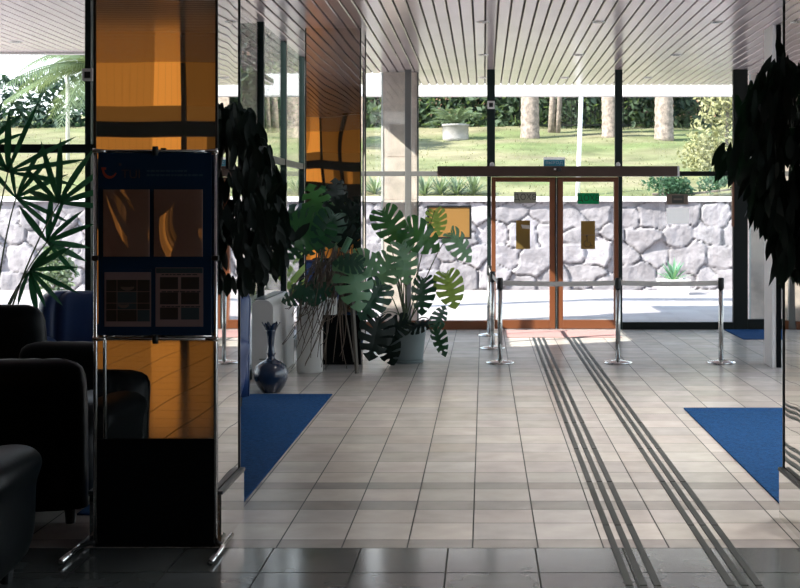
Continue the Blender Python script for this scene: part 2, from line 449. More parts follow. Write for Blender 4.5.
# ------------------------------------------------------------------ text helper
def text_mb(s, h, mirror=False, ext=.0015, xs=1.0):
    cu = bpy.data.curves.new('lettering', 'FONT'); cu.body = s; cu.size = 1; cu.extrude = 0; cu.align_x = 'CENTER'
    t = bpy.data.objects.new('lettering', cu); COL.objects.link(t)
    dg = bpy.context.evaluated_depsgraph_get(); me = bpy.data.meshes.new_from_object(t.evaluated_get(dg))
    bpy.data.objects.remove(t)
    vs = [v.co.copy() for v in me.vertices]
    if not vs: return MB()
    zs = [v.y for v in vs]; xx = [v.x for v in vs]
    k = h / (max(zs) - min(zs)); cx = (max(xx) + min(xx)) / 2; cy = (max(zs) + min(zs)) / 2
    mb = MB(); n = len(vs)
    sg = -1 if mirror else 1
    q = [((v.x - cx) * k * sg * xs, 0, (v.y - cy) * k) for v in vs]
    mb.add(q, [tuple(p.vertices) for p in me.polygons])
    # thin slab letters
    mb2 = MB(); mb2.add([(a, -ext, c) for a, b, c in q], [tuple(p.vertices) for p in me.polygons])
    ed = {}
    for p in me.polygons:
        vv = list(p.vertices)
        for i in range(len(vv)):
            e_ = tuple(sorted((vv[i], vv[(i + 1) % len(vv)]))); ed[e_] = ed.get(e_, 0) + 1
    mb2.add([(a, y_, c) for y_ in (-ext, 0) for a, b, c in q], [(i, j, j + n, i + n) for (i, j), c in ed.items() if c == 1])
    return mb2

def sign(name, label, px0, px1, py0, py1, d, mat, cat='sign', th=.006):
    a = W(px0, py1, d); b_ = W(px1, py0, d); c = (a + b_) / 2
    r = thing(name, label, cat, (c.x, d, c.z)); wd, h = (b_.x - a.x) / 2, (b_.z - a.z) / 2
    o = MB(); o.box(-wd, wd, -th, 0, -h, h); o.build('panel', mat, r)
    return r, wd, h
GY = 17.988
r, wd, h = sign('door_sign', 'grey sticker lettered in reverse on the left door glass', 514, 536, 192, 203, GY, M['sign_grey'])
t = text_mb('ВХОД', .105, True, xs=.95).build('lettering', M['sign_grey_dark'], r, loc=(0, -.0065, 0))
r, wd, h = sign('door_sign', 'green sticker lettered in reverse on the right door glass', 577.5, 599, 193, 204, GY, M['sign_green'])
text_mb('ВХОД', .105, True, xs=.95).build('lettering', M['sign_green_dark'], r, loc=(0, -.0065, 0))
r, wd, h = sign('exit_sign', 'small white and blue sign standing on the door operator', 543.5, 565, 157.5, 166.5, 17.85, M['paper_white'], th=.003)
o = MB(); o.box(-wd * .95, wd * .95, -.008, -.0062, -h * .95, h * .45); o.build('blue_field', M['sign_blue'], r)
text_mb('ВЫХОД', .05, False, xs=1.15).build('lettering', M['sign_white'], r, loc=(0, -.0085, -h * .25))
r.location.z = 2.2505 + h
r, wd, h = sign('window_sign', 'small brown framed sign on the fixed pane right of the doors', 666.5, 688, 194, 204.5, GY, M['sign_brown'])
o = MB(); o.box(-wd * .5, wd * .6, -.008, -.0062, -h * .75, h * .75); o.build('dark_field', M['sign_grey_dark'], r)
o = MB(); o.box(-wd * .35, wd * .45, -.0095, -.0082, -.012, .012); o.build('bar', M['sign_brown'], r)
r, wd, h = sign('paper_notice', 'blank white paper notice on the pane right of the doors', 666.5, 689, 208, 224, GY, M['paper_white'], 'notice', .001)
r, wd, h = sign('notice_board', 'wide amber board in a black frame left of the doors', 428, 470.5, 206.5, 238, 17.97, M['amber_board'], 'board', .012)
o = MB()
for s in (-1, 1):
    o.box(s * wd - .014, s * wd + .014, -.022, .004, -h - .014, h + .014)
o.box(-wd + .014, wd - .014, -.022, .004, h - .014, h + .014); o.box(-wd + .014, wd - .014, -.022, .004, -h - .014, -h + .014)
o.build('border', M['black_plastic'], r)
r, wd, h = sign('door_placard', 'gold placard with a pale flap on the left door glass', 516, 530, 220.5, 249, GY, M['gold_board'], 'placard')
o = MB(); o.box(-wd * .98, wd * .98, -.008, -.0062, -h * .97, -h * .02); o.build('lower_sheet', M['gold_board'], r)
o = MB(); o.add([(-wd * .3, -.0092, h * .72), (wd * .95, -.0092, h * .66), (wd * .95, -.0092, h * .4), (-wd * .1, -.0092, h * .45)], [(0, 1, 2, 3)]); o.build('paper_flap', M['sign_white'], r)
r, wd, h = sign('door_placard', 'gold placard with a wheelchair symbol on the right door glass', 581, 595, 221, 249, GY, M['gold_board'], 'placard')
o = MB()
c0 = Vector((0, -.008, -h * .52)); s = .075
ring = [(math.cos(a) * s * .62 - .008, -.008, c0.z - .02 + math.sin(a) * s * .62) for a in [PI * .62 + i * PI * 1.25 / 14 for i in range(15)]]
o.tube(ring, .006, 6)
o.build('wheel_symbol', M['amber_dark'], r)
o = MB(); o.tube([(-.014, -.008, c0.z + .07), (-.008, -.008, c0.z + .005), (.03, -.008, c0.z), (.045, -.008, c0.z - .05), (.062, -.008, c0.z - .045)], .006, 6); o.build('figure_symbol', M['amber_dark'], r)
o = MB(); o.lathe([(.001, -.014), (.01, -.01), (.014, 0), (.01, .01), (.001, .014)], (-.016, -.008, c0.z + .088), 10); o.build('head_symbol', M['amber_dark'], r, smooth=True)
o = MB(); o.box(-wd, wd, -.008, -.0062, -.004, .004); o.build('crease', M['sign_brown'], r)

# ------------------------------------------------------------------ mirrored columns
def wavy(mb, nx=10, nz=40): return mb
def mirror_panel(mb, p0, u, v, n, amp, seed, nu=12, nv=60):
    """thin slightly uneven mirror sheet: p0 corner, u and v edges, n outward"""
    p0, u, v, n = Vector(p0), Vector(u), Vector(v), Vector(n)
    g = []
    for j in range(nv + 1):
        for i in range(nu + 1):
            a, b_ = i / nu, j / nv
            k = amp * noise.noise(Vector((a * 2.2 + seed, b_ * 4.5, seed)))
            g.append(p0 + u * a + v * b_ + n * (.006 + k))
    fs = []
    for j in range(nv):
        for i in range(nu):
            q = j * (nu + 1) + i; fs.append((q, q + 1, q + nu + 2, q + nu + 1))
    mb.add(g, fs)
    q = [p0, p0 + u, p0 + u + v, p0 + v]
    mb.add(q + [a + n * .004 for a in q], [(0, 1, 2, 3), (0, 1, 5, 4), (1, 2, 6, 5), (2, 3, 7, 6), (3, 0, 4, 7)])
def column(label, x0, x1, y0, y1, seed, front_panel=True):
    cx, cy = (x0 + x1) / 2, (y0 + y1) / 2
    r = thing('mirror_column', label, 'column', (cx, cy, 0), 0, None)
    hx, hy = (x1 - x0) / 2, (y1 - y0) / 2
    zb = .53
    o = MB(); o.box(-hx + .012, hx - .012, -hy + .012, hy - .012, 0, CEIL); o.build('core', M['mirror_core'], r)
    e = .010
    for i, (p0, u, n) in enumerate((((-hx + e, -hy + .012, zb), (2 * hx - 2 * e, 0, 0), (0, -1, 0)), ((hx - .012, -hy + e, .26), (0, 2 * hy - 2 * e, 0), (1, 0, 0)),
                               ((hx - e, hy - .012, .26), (-2 * hx + 2 * e, 0, 0), (0, 1, 0)), ((-hx + .012, hy - e, .26), (0, -2 * hy + 2 * e, 0), (-1, 0, 0)))):
        mb = MB(); mirror_panel(mb, p0, u, (0, 0, CEIL - p0[2]), n, (.0007, .00025, .0004, .00025)[i], seed + i * 3.1)
        mb.build('mirror_panel', M['mirror'], r, smooth=False)
        ob = r.children[-1]; ob.data.polygons.foreach_set('use_smooth', [True] * (12 * 60) + [False] * 5)
    for sx in (-1, 1):
        for sy in (-1, 1):
            mb = MB(); mb.box(sx * (hx - .006) - .006, sx * (hx - .006) + .006, sy * (hy - .006) - .006, sy * (hy - .006) + .006, .0, CEIL); mb.build('corner_trim', M['dark_trim'], r)
    mb = MB(); mb.box(-hx + e + .002, hx - e - .002, -hy - .004, -hy + .012, .0, zb - .002); mb.build('base_panel', M['black_panel'], r)
    for s in (-1, 1):
        mb = MB(); mb.box(s * hx, s * (hx + .018), -hy + .0, hy, 0, .255) if s > 0 else mb.box(-hx - .018, -hx, -hy, hy, 0, .255)
        mb.build('plinth', M['mirror'], r)
        mb = MB(); a, b_ = sorted((s * (hx - .002), s * (hx + .024))); mb.box(a, b_, -hy, hy, .2555, .272); mb.build('plinth_rail', M['dark_trim'], r)
    return r
CX = -1.305
column('mirror-clad column on the left behind the poster stand', CX - .61, CX, 6.37, 6.97, 1)
column('mirror-clad column behind the dark monstera near the side glazing', -1.91, -1.31, 13.87, 14.45, 5)
column('mirror-clad column cut by the right edge beside the blue mat', 1.60, 2.21, 6.37, 6.97, 9)
# slim post on the right
pr = thing('slim_post', 'slim post with one pale and one black face behind the right blue mat', 'post', (3.06, 13.8, 0))
o = MB(); o.box(-.045, .0, -.19, .19, 0, CEIL); o.build('pale_face', M['white_paint'], pr, bevel=.003)
o = MB(); o.box(.001, .05, -.20, .19, 0, CEIL); o.build('black_face', M['black_panel'], pr, bevel=.003)

# marble columns outside
for i, (a, b_, y0, lb) in enumerate(((-1.42, -.945, 18.3, 'sunlit pinkish stone-clad column outside, left of the entrance doors'), (3.80, 4.26, 18.5, 'pinkish stone-clad column outside beyond the dark right-hand post'))):
    r = thing('stone_column', lb, 'column', ((a + b_) / 2, y0 + .24, 0)); hw = (b_ - a) / 2
    o = MB()
    for k in range(6): o.box(-hw, hw, -.24, .24, k * .6 + (.0 if k == 0 else .004), min(CEIL - .002, (k + 1) * .6 - .004))
    o.box(-hw + .01, hw - .01, -.23, .23, .01, CEIL - .004)
    o.build('shaft', M['marble'], r)
    for s in (-1, 1):
        o = MB(); o.box(s * (hw + .014) - .012, s * (hw + .014) + .012, -.25, -.22, 0, CEIL - .002); o.build('edge_trim', M['white_paint'] if s < 0 else M['frame_grey'], r)

# recessed ceiling lamps; vestibule rows off, unseen hall rows added to brighten the floor
first = None; hall = None
ROWS = ((13.4, 'nearest to the viewer'), (16.25, 'just inside the doors'), (19.05, 'over the pavement outside'))
def lamp_unit(label, loc, lens):
    r = thing('downlight', label, 'ceiling lamp', loc, 0, 'downlights in the slatted ceiling')
    o = MB(); o.lathe([(.045, -.003), (.05, -.008), (.068, -.006), (.072, 0), (.045, 0)], (0, 0, 0), 20); o.build('ring', M['steel'], r, smooth=True)
    o = MB(); o.lathe([(.001, -.002), (.044, -.002), (.044, 0), (.001, 0)], (0, 0, 0), 20); o.build('lens', lens, r)
    return r
for y, wh in ROWS:
    for i, x in enumerate((-.01, 1.18, 2.40)):
        lab = 'round recessed downlight, %s of the ceiling row %s' % (('leftmost', 'middle one', 'rightmost')[i], wh)
        if first is None: first = lamp_unit(lab, (x, y, CEIL), M['lamp_lens'])
        else:
            c = copy_tree(first); c.location = (x, y, CEIL); c['label'] = lab
spot = bpy.data.lights.new('hall_fill_spot', 'SPOT'); spot.energy = HALL_FILL; spot.spot_size = math.radians(92); spot.spot_blend = .7; spot.shadow_soft_size = .06; spot.color = (1, .93, .87)
for j, y in enumerate((10.55, 7.7, 4.85, 2.0)):
    for i, x in enumerate((-.01, 1.18, 2.40, 3.6)):
        if i == 0 and j > 0: continue
        lab = 'unseen round downlight added in the hall ceiling to brighten the tiles before the posts'
        if hall is None: hall = lamp_unit(lab, (x, y, CEIL), M['fill_lamp_glow'])
        else:
            c = copy_tree(hall); c.location = (x, y, CEIL)
        l_ = bpy.data.objects.new('hall_fill_spot', spot); COL.objects.link(l_); l_.location = (x, y, CEIL - .02)
c = copy_tree(first); c.location = (-5.4, 15.0, CEIL); c['label'] = 'round recessed downlight in the soffit beyond the lounge window'

# ------------------------------------------------------------------ floor items
def mat_thing(name, label, x0, x1, y0, y1, m, hgt=.012):
    o = MB(); o.box(x0, x1, y0, y1, .0005, hgt); return tag(o.build(name, m, bevel=.004), label, 'mat')
mat_thing('carpet_mat', 'large blue carpet mat beside the left mirrored column', -2.2, -1.352, 7.02, 11.59, M['mat_blue'])
mat_thing('carpet_mat', 'large blue carpet mat beside the right mirrored column', 1.655, 3.6, 7.02, 10.78, M['mat_blue'])
mat_thing('carpet_mat', 'blue mat at the far right by the dark door frame', 3.30, 4.9, 16.55, 17.85, M['mat_blue'])
mat_thing('doormat', 'faded red doormat inside the glass entrance doors', .30, 1.78, 16.8, 17.75, M['mat_red'])
for xc, lb in ((.70, 'three dark tactile guide lines on the tiles, left set'), (1.145, 'three dark tactile guide lines on the tiles, right set')):
    r = thing('tactile_guide', lb, 'guide strip', (xc, 5, 0))
    y = 4.61 - 5
    while y < 16.6 - 5:
        for s in (-1, 0, 1):
            o = MB(); o.box(s * .062 - .0165, s * .062 + .0165, y + .006, y + 1.083, .0, .005); o.build('strip', M['strip_rubber'], r, bevel=.0015)
        y += 1.09

# stanchions
def stanchion(label, x, y, to=None, post_only=False):
    r = thing('stanchion', label, 'stanchion', (x, y, 0), 0, 'belt barrier posts before the doors')
    o = MB(); o.lathe([(.155, 0), (.157, .01), (.15, .02), (.05, .034), (.03, .04), (.001, .04)], (0, 0, 0), 32); o.build('base', M['chrome'], r, smooth=True)
    o = MB(); o.lathe([(.026, .038), (.026, .80)], (0, 0, 0), 20); o.build('pole', M['steel'], r, smooth=True)
    o = MB(); o.lathe([(.001, .80), (.030, .80), (.033, .81), (.033, .905), (.028, .918), (.001, .92)], (0, 0, 0), 20); o.build('belt_head', M['black_plastic'], r, smooth=True)
    if to:
        d = Vector((to[0] - x, to[1] - y, 0)); L_ = d.length; d.normalize(); n = Vector((-d.y, d.x, 0)) * .0012
        o = MB(); rr = []
        for i in range(13):
            t = .034 + (L_ - .068) * i / 12; sag = -.012 * math.sin(PI * i / 12)
            p = d * t
            rr.append([(p.x + n.x, p.y + n.y, .838 + sag), (p.x - n.x, p.y - n.y, .838 + sag), (p.x - n.x, p.y - n.y, .89 + sag), (p.x + n.x, p.y + n.y, .89 + sag)])
        o.rings(rr); recalc(o.build('belt', M['belt'], r))
SA, SB, SCp, SD, SE = (.173, 14.02), (1.445, 14.02), (2.556, 14.02), (.10, 15.5), (.067, 17.1)
stanchion('chrome belt post at the left front corner of the barrier, its belt running right', *SA, to=SB)
stanchion('chrome belt post in the middle of the three-post barrier row', *SB, to=SCp)
stanchion('chrome belt post at the right end of the barrier row', *SCp)
stanchion('chrome belt post standing right behind the left front corner post', *SD, to=(SA[0], SA[1]))
stanchion('chrome belt post closest to the left door', *SE, to=(SD[0], SD[1]))

# ------------------------------------------------------------------ poster stand on the left column
PY = 6.30
st = thing('poster_stand', 'chrome tube display stand before the left mirrored column', 'display stand', (0, PY, 0))
xl, xr = W(95.5, 0, PY).x, W(215.5, 0, PY).x
zt, zm, zb2 = zpx(151, PY), zpx(258, PY), zpx(339, PY)
for xx in (xl, xr):
    o = MB(); o.tube([(xx, 0, .035), (xx, 0, zt)], .0095, 12); o.build('upright', M['chrome'], st, smooth=True)
for zz in (zt, zb2):
    o = MB(); o.tube([(xl + .009, 0, zz), (xr - .009, 0, zz)], .007, 10); o.build('crossbar', M['chrome'], st, smooth=True)
    o = MB(); o.lathe([(.001, -.022), (.014, -.022), (.016, 0), (.014, .022), (.001, .022)], ((xl + xr) / 2, -.004, zz), 12); o.build('clamp', M['black_plastic'], st, smooth=True)
    for xx, s in ((xl, 1), (xr, -1)):
        o = MB(); o.tube([(xx - s * .012, 0, zz), (xx + s * .014, 0, zz), (xx + s * .05, 0, zz)], .014, 10, .007); o.build('joint', M['chrome'], st, smooth=True)
for xx, s in ((xl, 1), (xr, -1)):
    o = MB(); o.box(xx - .016, xx + .016, -.014, .014, zm - .012, zm + .012); o.build('clip', M['black_plastic'], st, bevel=.003)
    o = MB(); o.tube([(xx, 0, zm), (xx + s * .03, 0, zm)], .006, 8); o.build('clip_arm', M['chrome'], st, smooth=True)
for xx in (xl - .08, xr + .035):
    o = MB(); o.tube([(xx, -.27, .02), (xx, .22, .02)], .0135, 12); o.build('foot', M['chrome'], st, smooth=True)
    o = MB(); o.tube([(xx, 0, .02), ((xl if xx < -1.6 else xr), 0, .045)], .012, 8); o.build('foot_joint', M['black_plastic'], st, smooth=True)

def pp(px, py): return (W(px, 0, PY).x, zpx(py, PY))
bx0, bz1 = pp(98.5, 153); bx1, bz0 = pp(211.5, 335)
pc = Vector(((bx0 + bx1) / 2, PY, 0))
pb = thing('poster_board', 'navy travel poster board with four display sheets on the chrome stand', 'poster board', (0, PY, 0))
o = MB(); o.box(bx0, bx1, -.006, .004, bz0, bz1); o.build('backing', M['navy_board'], pb)
# smile mark
pts = []
for i in range(15):
    t = i / 14; a = PI + (PI * .86) * t
    cxp, cyp = pp(110.3, 169.5)
    pts.append((cxp + .033 * math.cos(a), -.0075, cyp + .038 * math.sin(a)))
o = MB()
rr = []
for i, p in enumerate(pts):
    t = i / 14; wq = .0065 * (1 - .75 * abs(t - .42) / .58) + .001
    a = PI + PI * .86 * t; d = Vector((math.cos(a), 0, math.sin(a)))
    q = Vector(p); rr.append([q + d * wq, q + d * wq + Vector((0, .0018, 0)), q - d * wq + Vector((0, .0018, 0)), q - d * wq])
o.rings(rr); recalc(o.build('smile_mark', M['logo_red'], pb))
o = MB(); q = pp(104, 169); o.box(q[0] - .010, q[0] + .012, -.0085, -.0062, q[1] - .004, q[1] + .008); o.build('smile_tip', M['logo_red'], pb)
q = pp(120.5, 164.5); o = MB(); o.box(q[0] - .006, q[0] + .006, -.0085, -.0062, q[1] - .006, q[1] + .006); o.build('dot_mark', M['logo_dim'], pb)
q = pp(131, 174); text_mb('TUI', .042).build('logo_lettering', M['logo_dim'], pb, loc=(q[0], -.0065, q[1]))
for (a, b_, yy) in ((147, 190, 171), (147, 203, 175.2)):
    o = MB(); u = R.Random(3) if False else random.Random(3); xq = a
    while xq < b_ - 2:
        wq = u.uniform(2, 6); p0 = pp(xq, yy + .9); p1 = pp(min(xq + wq, b_), yy - .9); o.box(p0[0], p1[0], -.0072, -.0062, p0[1], p1[1]); xq += wq + 1
    o.build('faint_text_line', M['print_dim'], pb)
# upper curved acrylic pockets with brochures
for (a, b_, lb) in ((104, 150, 1), (154.5, 203, -1)):
    x0, z1 = pp(a, 189.5); x1, z0 = pp(b_, 256.5)
    o = MB(); o.box(x0, x1, -.011, -.007, z0, z1); br = o.build('brochure', M['brochure'], pb)
    o = MB(); rr = []
    for j in range(25):
        v = j / 24; row = []
        for i in range(17):
            u = i / 16
            bul = .012 * (math.sin(PI * u) ** .8) * (.35 + .65 * (1 - v) ** 1.5) + .005 * math.sin(3.3 * u * lb + 2.6 * v)
            row.append((x0 + (x1 - x0) * u, -.022 - max(0, bul), z0 + (z1 - z0) * v))
        rr.append(row)
    o.rings(rr, cap=False, closed=False); ao = o.build('acrylic_pocket', glass_mat('acrylic_pocket', (.8, .72, .68), .34, .02), pb, smooth=True)
# lower sheets
x0, z1 = pp(105, 269.5); x1, z0 = pp(151.5, 326.5)
o = MB(); o.box(x0, x1, -.0085, -.0065, z0, z1); s1 = o.build('info_sheet', M['paper_print'], pb)
o = MB(); o.box(x0, x1, -.0092, -.0086, zpx(277 - 5, PY), z1); o.build('sheet_header', M['navy_board'], s1)
gx = [106.5, 117.5, 137.5, 150.5]; gz = [279.5, 291.5, 303, 309.5, 321.5]
u = random.Random(5)
for i in range(3):
    for j in range(4):
        p0 = pp(gx[i] + .25, gz[j + 1] - .25); p1 = pp(gx[i + 1] - .25, gz[j] + .25)
        o = MB(); o.box(p0[0], p1[0], -.0094, -.0086, p0[1], p1[1]); o.build('photo', M['photo_teal'] if (i, j) in ((1, 1), (1, 2), (2, 3)) else M['photo_dark'], s1)
for (qx, qy, qw) in ((128, 288, 7), (124, 305.5, 6)):
    c = pp(qx, qy); rr = []
    o = MB(); n = 14
    vs = [(c[0] + qw * .0048 * math.cos(2 * PI * i / n), -.0098, c[1] + .009 * math.sin(2 * PI * i / n) + .004 * math.cos(4 * PI * i / n)) for i in range(n)]
    o.add(vs + [(a, -.0094, z) for a, b_, z in vs], [tuple(range(n))] + [(i, (i + 1) % n, (i + 1) % n + n, i + n) for i in range(n)])
    o.build('bright_print', M['photo_grey'], s1)
x0, z1 = pp(156, 267.5); x1, z0 = pp(203.5, 326.5)
o = MB(); o.box(x0, x1, -.0085, -.0065, z0, z1); s2 = o.build('info_sheet', M['paper_print'], pb)
o = MB(); a = pp(156.5, 273); b_ = pp(203, 268); o.box(a[0], b_[0], -.0094, -.0086, a[1], b_[1]); o.build('sheet_header', M['photo_teal'], s2)
for i in range(2):
    for j in range(3):
        p0 = pp(160.5 + i * 21, 289 + j * 15.2); p1 = pp(178.5 + i * 21, 277 + j * 15.2)
        o = MB(); o.box(p0[0], p1[0], -.0094, -.0086, p0[1], p1[1]); o.build('photo', M['photo_teal'] if (i, j) == (1, 2) else M['photo_dark'], s2)
for yy in (274.5, 291.5, 306.5):
    o = MB(); xq = 162
    u = random.Random(int(yy))
    while xq < 198:
        wq = u.uniform(2, 6); p0 = pp(xq, yy + .5); p1 = pp(xq + wq, yy - .5); o.box(p0[0], p1[0], -.0090, -.0086, p0[1], p1[1]); xq += wq + 1
    o.build('text_line', M['photo_dark'], s2)

# ------------------------------------------------------------------ armchairs
def superring(cx, cy, hx, hy, z, n=28, e=3.2, scal=0):
    out = []
    for j in range(n):
        a = 2 * PI * j / n; c, s = math.cos(a), math.sin(a)
        x = hx * math.copysign(abs(c) ** (2 / e), c); y = hy * math.copysign(abs(s) ** (2 / e), s)
        if scal and y < 0: y += scal * (abs(math.cos(x / hx * PI * 2.5)) - 1) * -1 * .6
        out.append((cx + x, cy + y, z))
    return out
def armchair_parts(r, m, hgt=.95, wd=.84):
    """faces -Y; back at +Y"""
    hw = wd / 2
    o = MB(); o.rings([superring(0, 0, hw - .14, .36, z, e=8) for z in (.08, .10, .28, .30)]); recalc(o.build('seat_base', m, r, smooth=False))
    o = MB(); o.rings([superring(0, -.06, (hw - .16) * k, .33 * k, z, e=5) for k, z in ((.94, .302), (1, .33), (1, .41), (.95, .445), (.7, .46))]); recalc(o.build('seat_cushion', m, r, smooth=True))
    o = MB()
    prof = [(.10, .0, 1), (.30, .0, 1.0), (.55, .01, 1.02), (.74, .04, 1.02), (.84, .07, .99), (.90, .085, .94), (.95, .095, .82), (.98, .10, .64), (1, .10, .35)]
    rr = []
    for q, dy, k in prof:
        rr.append(superring(0, .31 + dy * .6, (hw - .03) * (1 - .5 * max(0, 1 - k) ** 1.3), .13 * k, q * hgt, n=72, e=3.4, scal=.07))
    o.rings(rr); recalc(o.build('backrest', m, r, smooth=True))
    for s in (-1, 1):
        rr = []
        prof = [(.09, .06), (.09, .40), (.125, .47), (.135, .53), (.115, .585), (.06, .615), (0, .62), (-.06, .615), (-.115, .585), (-.13, .53), (-.10, .47), (-.09, .40), (-.09, .06)]
        for yy, k in ((-.44, .55), (-.43, .85), (-.40, 1), (0, 1), (.28, 1)):
            rr.append([(s * (hw - .10) + a * k, yy, .33 + (z - .33) * k) for a, z in prof])
        o = MB(); o.rings(rr); ar = recalc(o.build('armrest', m, r, smooth=True)); ss = ar.modifiers.new('smooth', 'SUBSURF'); ss.levels = 2; ss.render_levels = 2
        for yy in (-.33, .33):
            o = MB(); o.lathe([(.025, 0), (.032, .085)], (s * (hw - .12), yy, 0), 12); o.build('leg', M['black_plastic'], r)
def armchair(label, x, y, rz, m, hgt=.95, wd=.84):
    r = thing('armchair', label, 'armchair', (x, y, 0), rz, 'leather club armchairs in the lounge')
    armchair_parts(r, m, hgt, wd); return r
armchair('blue leather armchair below the fan palm, backed by the lounge window', -3.30, 10.62, .15, M['leather_blue'], .965)
armchair('blue leather armchair peeking out right of the left mirrored column', -2.36, 10.35 + .2, -.1, M['leather_blue'], 1.0, .8)
armchair('dark armchair at the left edge, directly below the palm leaves', -3.30, 9.0, PI, M['leather_dark'], 1.02)
armchair('low dark armchair between the palm and the poster stand, back turned', -2.52, 8.55, PI - .05, M['leather_dark'], .82)
armchair('dark armchair turned sideways at the left edge, before the palm', -2.52, 7.15, PI + .12, M['leather_dark'], .87)
armchair('dark armchair in the bottom left corner beside the stand foot', -2.42, 5.40, PI + .06, M['leather_dark'], .70, .9)

# ------------------------------------------------------------------ vase, casing, planters
vs_ = tag(MB().lathe([(.001, 0), (.085, 0), (.09, .012), (.125, .06), (.152, .13), (.155, .185), (.135, .24), (.09, .275), (.05, .293), (.036, .31), (.034, .335), (.044, .35), (.036, .365), (.030, .42), (.034, .50), (.044, .55), (.052, .575), (.045, .57), (.028, .50), (.001, .45)], n=32).build('floor_vase', M['vase_glaze'], smooth=True, loc=(-1.93, 11.78, 0)), 'navy long-necked floor vase with a petal rim behind the left blue mat', 'vase')
o = MB()
for k in range(6):
    a = 2 * PI * k / 6; d = Vector((math.cos(a), math.sin(a), 0)); t = Vector((-d.y, d.x, 0))
    rr = []
    for z, rad, wq in ((.565, .046, .022), (.59, .058, .026), (.615, .072, .02), (.635, .082, .004)):
        c = d * rad; rr.append([c - t * wq + Vector((0, 0, z)), c + d * .004 + Vector((0, 0, z)), c + t * wq + Vector((0, 0, z)), c - d * .006 + Vector((0, 0, z))])
    o.rings(rr)
recalc(o.build('petal_rim', M['vase_glaze'], vs_))

cs = thing('radiator_casing', 'low white casing with a rounded top edge along the side glazing', 'radiator casing', (-2.15, 13.3, 0))
prof = [(-.105, .0), (-.105, .74), (-.06, .775), (.02, .775)] + [(.02 + .085 * math.sin(a), .69 + .085 * math.cos(a)) for a in [PI / 2 * i / 6 for i in range(1, 7)]] + [(.105, .0)]
o = MB(); o.rings([[(a, -.68, z) for a, z in prof], [(a, .68, z) for a, z in prof]]); recalc(o.build('body', M['casing_white'], cs, bevel=.006))
o = MB(); o.box(-.09, .015, -.62, .62, .7755, .782); o.build('top_grille', M['dark_trim'], cs)
for k in range(2):
    o = MB(); o.box(-.03, .045, -.688, -.6805, .16 + k * .035, .172 + k * .035); o.build('label_plate', M['frame_grey'], cs)

# ------------------------------------------------------------------ leaves
HEART = [(0, .03), (.09, -.05), (.22, -.08), (.33, .0), (.385, .17), (.395, .36), (.36, .55), (.28, .73), (.16, .88), (0, 1.0)]
def cat(pts, u):
    n = len(pts) - 1; f = min(max(u, 0), 1) * n; i = min(int(f), n - 1); t = f - i
    p = lambda k: Vector(pts[min(max(k, 0), n)])
    a, b_, c, d = p(i - 1), p(i), p(i + 1), p(i + 2)
    return .5 * ((2 * b_) + (c - a) * t + (2 * a - 5 * b_ + 4 * c - d) * t * t + (3 * b_ - a - 3 * c + d) * t ** 3)
def monstera(mb, mat4, size, curl=.25, fold=.18, gap=.30, nl=7, rnd=None, droop=.2):
    rnd = rnd or R
    def P(x, y): 
        z = -curl * x * x * 1.6 - droop * y * y + fold * abs(x) * .6 + .012 * math.sin(y * 21 - abs(x) * 9)
        return mat4 @ (Vector((x, y, z)) * size)
    for s in (-1, 1):
        for k in range(nl):
            u0, u1 = k / nl, (k + 1) / nl
            g = gap / nl * (0 if k < 1 else 1)
            m0 = Vector((0, max(0, .02 + .9 * u0 ** 1.15))); m1 = Vector((0, .02 + .9 * u1 ** 1.15)) if k < nl - 1 else Vector((0, 1.0))
            e0, e1 = cat(HEART, u0), cat(HEART, u1)
            i0, i1 = m0.lerp(e0, .22), m1.lerp(e1, .22)
            du = (u1 - u0)
            rows = [[m0, m0.lerp(m1, .5), m1], [i0, i0.lerp(i1, .5), i1]]
            for q, gq in ((.30, .75), (.60, 1.0), (.84, .72), (1, .9)):
                a0 = g * .62 * gq if k >= 1 else 0; a1 = g * .62 * gq if k < nl - 1 else 0
                a = m0.lerp(m1, a0 / du).lerp(cat(HEART, u0 + a0), .22 + .78 * q); b_ = m1.lerp(m0, a1 / du).lerp(cat(HEART, u1 - a1), .22 + .78 * q)
                c = (a + b_) / 2
                if q == 1: c = m0.lerp(m1, .5).lerp(cat(HEART, (u0 + u1) / 2), 1.03)
                rows.append([a, c, b_])
            vv = [P(s * p.x, p.y) for r_ in rows for p in r_]; fs = []
            for r_ in range(len(rows) - 1):
                for c in range(2):
                    q = r_ * 3 + c; fs.append((q, q + 1, q + 4, q + 3) if s > 0 else (q, q + 3, q + 4, q + 1))
            mb.add(vv, fs)
def frame_mat(base, tip, nrm):
    Y = Vector(tip).normalized(); Z = Vector(nrm); Z = (Z - Y * Z.dot(Y)).normalized(); X = Y.cross(Z)
    m = Matrix((X, Y, Z)).transposed().to_4x4(); m.translation = Vector(base); return m
def lance(mb, base, tip, nrm, L, wd, bend=.15, n=4):
    m = frame_mat(base, tip, nrm); vs = []; fs = []
    for i in range(n + 1):
        t = i / n; q = wd / 2 * (math.sin(PI * (t * .92 + .06)) ** .8) if i < n else .0005
        z = -bend * L * t * t
        vs += [m @ Vector((-q, L * t, z + .15 * q)), m @ Vector((0, L * t, z)), m @ Vector((q, L * t, z + .15 * q))]
    for i in range(n):
        for c in range(2): q = i * 3 + c; fs.append((q, q + 1, q + 4, q + 3))
    mb.add(vs, fs)

